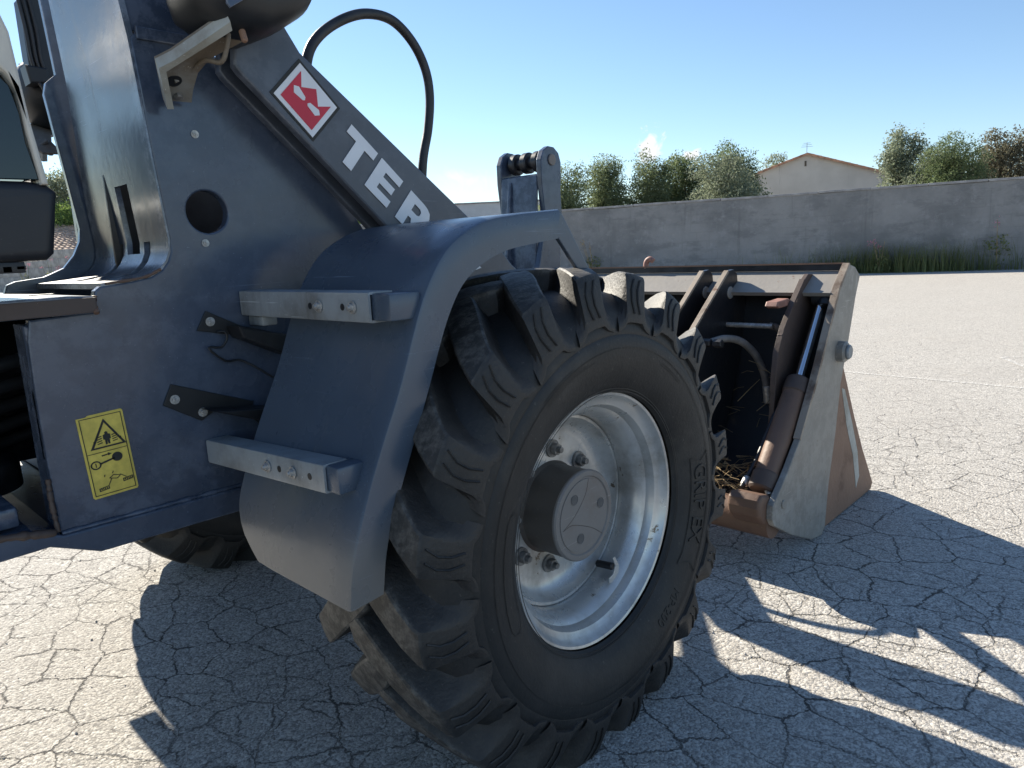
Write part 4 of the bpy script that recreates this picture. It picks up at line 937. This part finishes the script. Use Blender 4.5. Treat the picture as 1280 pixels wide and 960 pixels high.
# ---------- trees
def leaf_cloud(name, blobs, n, size, mat, parent, rng, flat=.0):
    """many small leaf faces gathered in twig clumps through the given ellipsoids (centre, radii)"""
    vol = np.array([b_[1][0]*b_[1][1]*b_[1][2] for b_ in blobs])**.75; vol = vol/vol.sum()
    V = []; F = []
    per = 16; nc = n//per
    pick = rng.choice(len(blobs), nc, p=vol)
    for i in pick:
        c_, r_ = np.array(blobs[i][0]), np.array(blobs[i][1])
        d = rng.normal(size=3); d /= np.linalg.norm(d); rad = rng.random()**(1/2.2)
        if rng.random() < .08: rad *= 1.14
        cc_ = c_ + d*r_*rad
        cs_ = size*rng.uniform(1.5, 3.2)
        pts = cc_ + rng.normal(size=(per, 3))*cs_*np.array((1,1,.8))
        a = rng.normal(size=(per, 3)); a /= np.linalg.norm(a, axis=1)[:, None]
        b_ = np.cross(a, rng.normal(size=(per, 3))); b_ /= np.linalg.norm(b_, axis=1)[:, None]
        s = size*rng.uniform(.6, 1.4, (per, 1))
        q = np.stack([pts-a*s, pts+b_*s*.45, pts+a*s, pts-b_*s*.45], 1).reshape(-1, 3)
        k = len(V)*0
        V.append(q)
    V = np.concatenate(V); nq = len(V)//4
    me = bpy.data.meshes.new(name); me.vertices.add(len(V)); me.vertices.foreach_set('co', V.astype(np.float32).ravel())
    me.loops.add(len(V)); me.loops.foreach_set('vertex_index', np.arange(len(V), dtype=np.int32))
    me.polygons.add(nq); me.polygons.foreach_set('loop_start', np.arange(0, len(V), 4, dtype=np.int32)); me.polygons.foreach_set('loop_total', np.full(nq, 4, dtype=np.int32))
    me.update(calc_edges=True); me.validate()
    return link(name, me, mat, parent)
def tree(name, loc, height, width, shape, mat, label, seed, n=9000, size=.10, group=None, base=.25):
    rng = np.random.default_rng(seed); t_ = empty(name, (loc[0], loc[1], 0)); pr_ = random.Random(seed)
    bm = bmesh.new()
    tr = height*.022+.05
    top = Vector((pr_.uniform(-.2,.2), pr_.uniform(-.2,.2), height*.82))
    tube_bm(bm, spline([(0,0,-.1),(pr_.uniform(-.1,.1),pr_.uniform(-.1,.1),height*.3),top], 5), [tr*(1-.85*i/10) for i in range(11)], 8)
    blobs = []
    nb = shape.get('n', 12)
    for k in range(nb):
        f = base + (1-base)*(k+.5)/nb
        prof_ = shape['f'](f); rr = width/2*prof_
        ang = k*2.4+pr_.uniform(-.5,.5); off = rr*pr_.uniform(.35,.62)
        s = max(.3, rr*pr_.uniform(.5,.72))
        c_ = (math.cos(ang)*off, math.sin(ang)*off, height*f-s*.3)
        blobs.append((c_, (s, s, s*pr_.uniform(.75,1.25)*shape.get('tall', 1))))
        st_ = Vector((0,0,height*f*.6)); e = Vector(c_)
        tube_bm(bm, [st_, st_.lerp(e, .5)+Vector((0,0,-.1)), e], [tr*.45, tr*.28, tr*.1], 6)
    from_bm('trunk', bm, M['bark'], t_, 60)
    leaf_cloud('crown', blobs, int(n*3.2), size*.66, mat, t_, rng)
    tag(t_, label, 'tree', group); return t_
cone = lambda f: 1.05-.75*f+.25*math.sin(f*9)
egg = lambda f: math.sqrt(max(.05, 1-((f-.55)/.52)**2))
GT = 'trees behind the wall'
# positions from the directions in which the photograph shows them
tree('pine_tree', (22.6,17.6), 4.0, 2.5, dict(f=egg, n=12, tall=1.5), M['leaf_pine'], 'leftmost pine tree beside the bellcrank, behind the wall', 1, 11000, .07, GT, .15)
tree('pine_tree', (24.6,16.9), 4.35, 2.1, dict(f=egg, n=12, tall=1.6), M['leaf_pine'], 'tall slim pine left of the small white cloud', 2, 10000, .07, GT, .15)
tree('pine_tree', (25.6,15.3), 4.3, 2.2, dict(f=egg, n=12, tall=1.5), M['leaf_pine'], 'pine tree directly below the small white cloud', 3, 9500, .07, GT, .15)
tree('pine_tree', (27.0,14.6), 4.5, 2.6, dict(f=egg, n=12, tall=1.5), M['leaf_dark'], 'darker pine just right of the small white cloud', 4, 10000, .075, GT, .15)
tree('olive_tree', (25.2,11.9), 4.1, 3.3, dict(f=egg, n=16), M['leaf_olive'], 'pale olive tree left of the beige gabled house', 5, 15000, .065, GT, .12)
tree('pine_tree', (28.5,13.1), 4.6, 2.6, dict(f=egg, n=12, tall=1.4), M['leaf_dark'], 'dark tree between the pines and the pale olive', 6, 10000, .075, GT, .15)
tree('distant_tree', (50.5,20.3), 6.4, 4.0, dict(f=egg, n=10), M['leaf_olive'], 'small tree top showing over the beige house roof', 7, 5000, .11, GT, .2)
tree('pine_tree', (33.0,7.75), 4.9, 2.5, dict(f=cone, n=12, tall=1.5), M['leaf_olive'], 'pointed light green tree right of the beige house', 8, 9000, .085, GT, .2)
tree('round_tree', (31.8,5.55), 4.35, 3.1, dict(f=egg, n=18), M['leaf_dark'], 'dense rounded tree, middle of the right-hand group', 9, 16000, .06, GT, .1)
tree('round_tree', (32.3,6.6), 4.1, 2.4, dict(f=egg, n=14), M['leaf_olive'], 'grey green bush in front of the pointed tree', 10, 9000, .06, GT, .1)
tree('brown_tree', (38.3,4.95), 5.2, 3.0, dict(f=egg, n=12), M['leaf_brown'], 'brownish tree at the right edge behind the wall', 11, 9000, .085, GT, .15)
tree('round_tree', (16.4,61.0), 8.2, 7.0, dict(f=egg, n=14), M['leaf_olive'], 'tall olive green tree left of the loader tower', 12, 12000, .16, GT, .1)
tree('round_tree', (14.4,55.6), 5.3, 5.0, dict(f=egg, n=12), M['leaf_bright'], 'bright green bushy tree above the clay tile roof', 13, 9000, .14, GT, .1)
tree('hedge_bush', (15.6,22.6), 3.0, 2.4, dict(f=egg, n=10), M['leaf_bright'], 'bright green bush seen between tower and lift arm', 14, 6000, .07, GT, .1)

# ---------- weeds along the foot of the wall
def blades(name, spots, mat, parent=None, seed=1):
    rr = random.Random(seed); bm = bmesh.new()
    for (x, y, z, L, w_, lean) in spots:
        a = rr.uniform(0, 6.28); d = Vector((math.cos(a), math.sin(a), 0)); sd = Vector((-d.y, d.x, 0))*w_
        p = Vector((x, y, z)); prev = None
        for i, f in enumerate((0, .4, .75, 1)):
            c_ = p + Vector((0,0,L*f*(1-.25*f*lean))) + d*(L*lean*f*f); ww = sd*(1-f*.92)
            cur = (bm.verts.new(c_-ww), bm.verts.new(c_+ww))
            if prev: bm.faces.new((prev[0], prev[1], cur[1], cur[0]))
            prev = cur
    return from_bm(name, bm, mat, parent)
sp_ = []; rr = random.Random(11)
Wn = Vector((-WD.y, WD.x)) 
if Wn.x > 0: Wn = -Wn
for k in range(2600):
    s = rr.gauss(2.6, 1.15) if k < 1700 else rr.choice((rr.gauss(-.9,.5), rr.gauss(5.2,.7), rr.gauss(9.6,.35), rr.uniform(-6,28)))
    p = Wp(s) + Wn*(.12+abs(rr.gauss(0,.22))); hh = rr.uniform(.15,.62)*(1.45 if k < 1700 else .6)
    sp_.append((p.x, p.y, 0, hh, .007, rr.uniform(.1,.55)))
gw = blades('wall_weeds', sp_, M['grass'], None, 4); tag(gw, 'green weeds and grass growing along the foot of the grey wall', 'grass', kind='stuff')
def stalk(name, loc, h, label, mat, headm=None, n=3, seed=1, cat='plant'):
    rr = random.Random(seed); e = empty(name, loc); bm = bmesh.new(); tips = []
    for k in range(n):
        t_ = Vector((rr.uniform(-.22,.22)*h, rr.uniform(-.22,.22)*h, h*rr.uniform(.75,1))); tips.append(t_)
        tube_bm(bm, [(0,0,0), t_*.5+Vector((0,0,.05)), t_], [.010,.008,.005], 5)
    from_bm('stem', bm, mat, e)
    rng = np.random.default_rng(seed)
    leaf_cloud('flower_heads' if headm else 'seed_heads', [((p.x,p.y,p.z-.05), (.045,.045,.07)) for p in tips], 16*n, .020, headm or M['straw'], e, rng)
    leaf_cloud('leaves', [((0,0,h*.35), (.14*h,.14*h,.3*h))], 200, .035, M['grass'], e, rng)
    tag(e, label, cat)
p = Wp(10.3)+Wn*.35; stalk('dry_weed', (p.x,p.y,0), 1.25, 'tall dry weed in front of the wall left of the pink hook', M['straw'], None, 4, 1)
p = Wp(2.9)+Wn*.45; stalk('flowering_weed', (p.x,p.y,0), .85, 'thin weed with pinkish heads at the wall, right of bucket', M['straw'], M['petal'], 4, 2)
p = Wp(.5)+Wn*.3; stalk('flowering_weed', (p.x,p.y,0), 1.35, 'single pink flower high against the grey wall at right', M['straw'], M['petal'], 1, 3)
for (s, d_, hh, lab, sd) in ((33.5,.8,1.75,'pink flowering oleander nearest the loader tower by block wall',21),(35.2,.9,1.5,'pink flowering oleander middle of three by block wall',22),(37.0,.9,1.4,'pink flowering oleander nearest the cab by block wall',23)):
    p = Wp(s)+Wn*d_; stalk('oleander', (p.x,p.y,0), hh, lab, M['grass'], M['petal'], 5, sd)
# small stones and crumbs on the asphalt
rr = random.Random(5); PM = []
for k in range(3):
    bm = bmesh.new(); bmesh.ops.create_icosphere(bm, subdivisions=1, radius=1)
    for v in bm.verts: v.co = v.co*(1+.35*mnoise.noise(v.co*2+Vector((k*7,0,0)))); v.co.z *= .6
    me = bpy.data.meshes.new('pebble'); bm.to_mesh(me); bm.free(); PM.append(me); me.materials.append(M['dark_steel'] if k == 0 else M['coping'])
bm = bmesh.new()
for k in range(500):
    x, y = rr.uniform(-1.0,3.2), rr.uniform(-1.5,1.2); r_ = rr.uniform(.0012,.0038)
    mt = Matrix.Translation((x,y,r_*.3)) @ Matrix.Rotation(rr.uniform(0,6),4,'Z') @ Matrix.Scale(r_,4)
    v0 = len(bm.verts); bmesh.ops.create_icosphere(bm, subdivisions=1, radius=1, matrix=mt)
gr = from_bm('loose_grit', bm, M['coping']); tag(gr, 'scattered grit and small stones on the asphalt', 'gravel', kind='stuff')

for o in bpy.data.objects:
    if any(m_.type == 'SOLIDIFY' for m_ in o.modifiers):
        e_ = o.modifiers.new('edges', 'EDGE_SPLIT'); e_.split_angle = R(38)
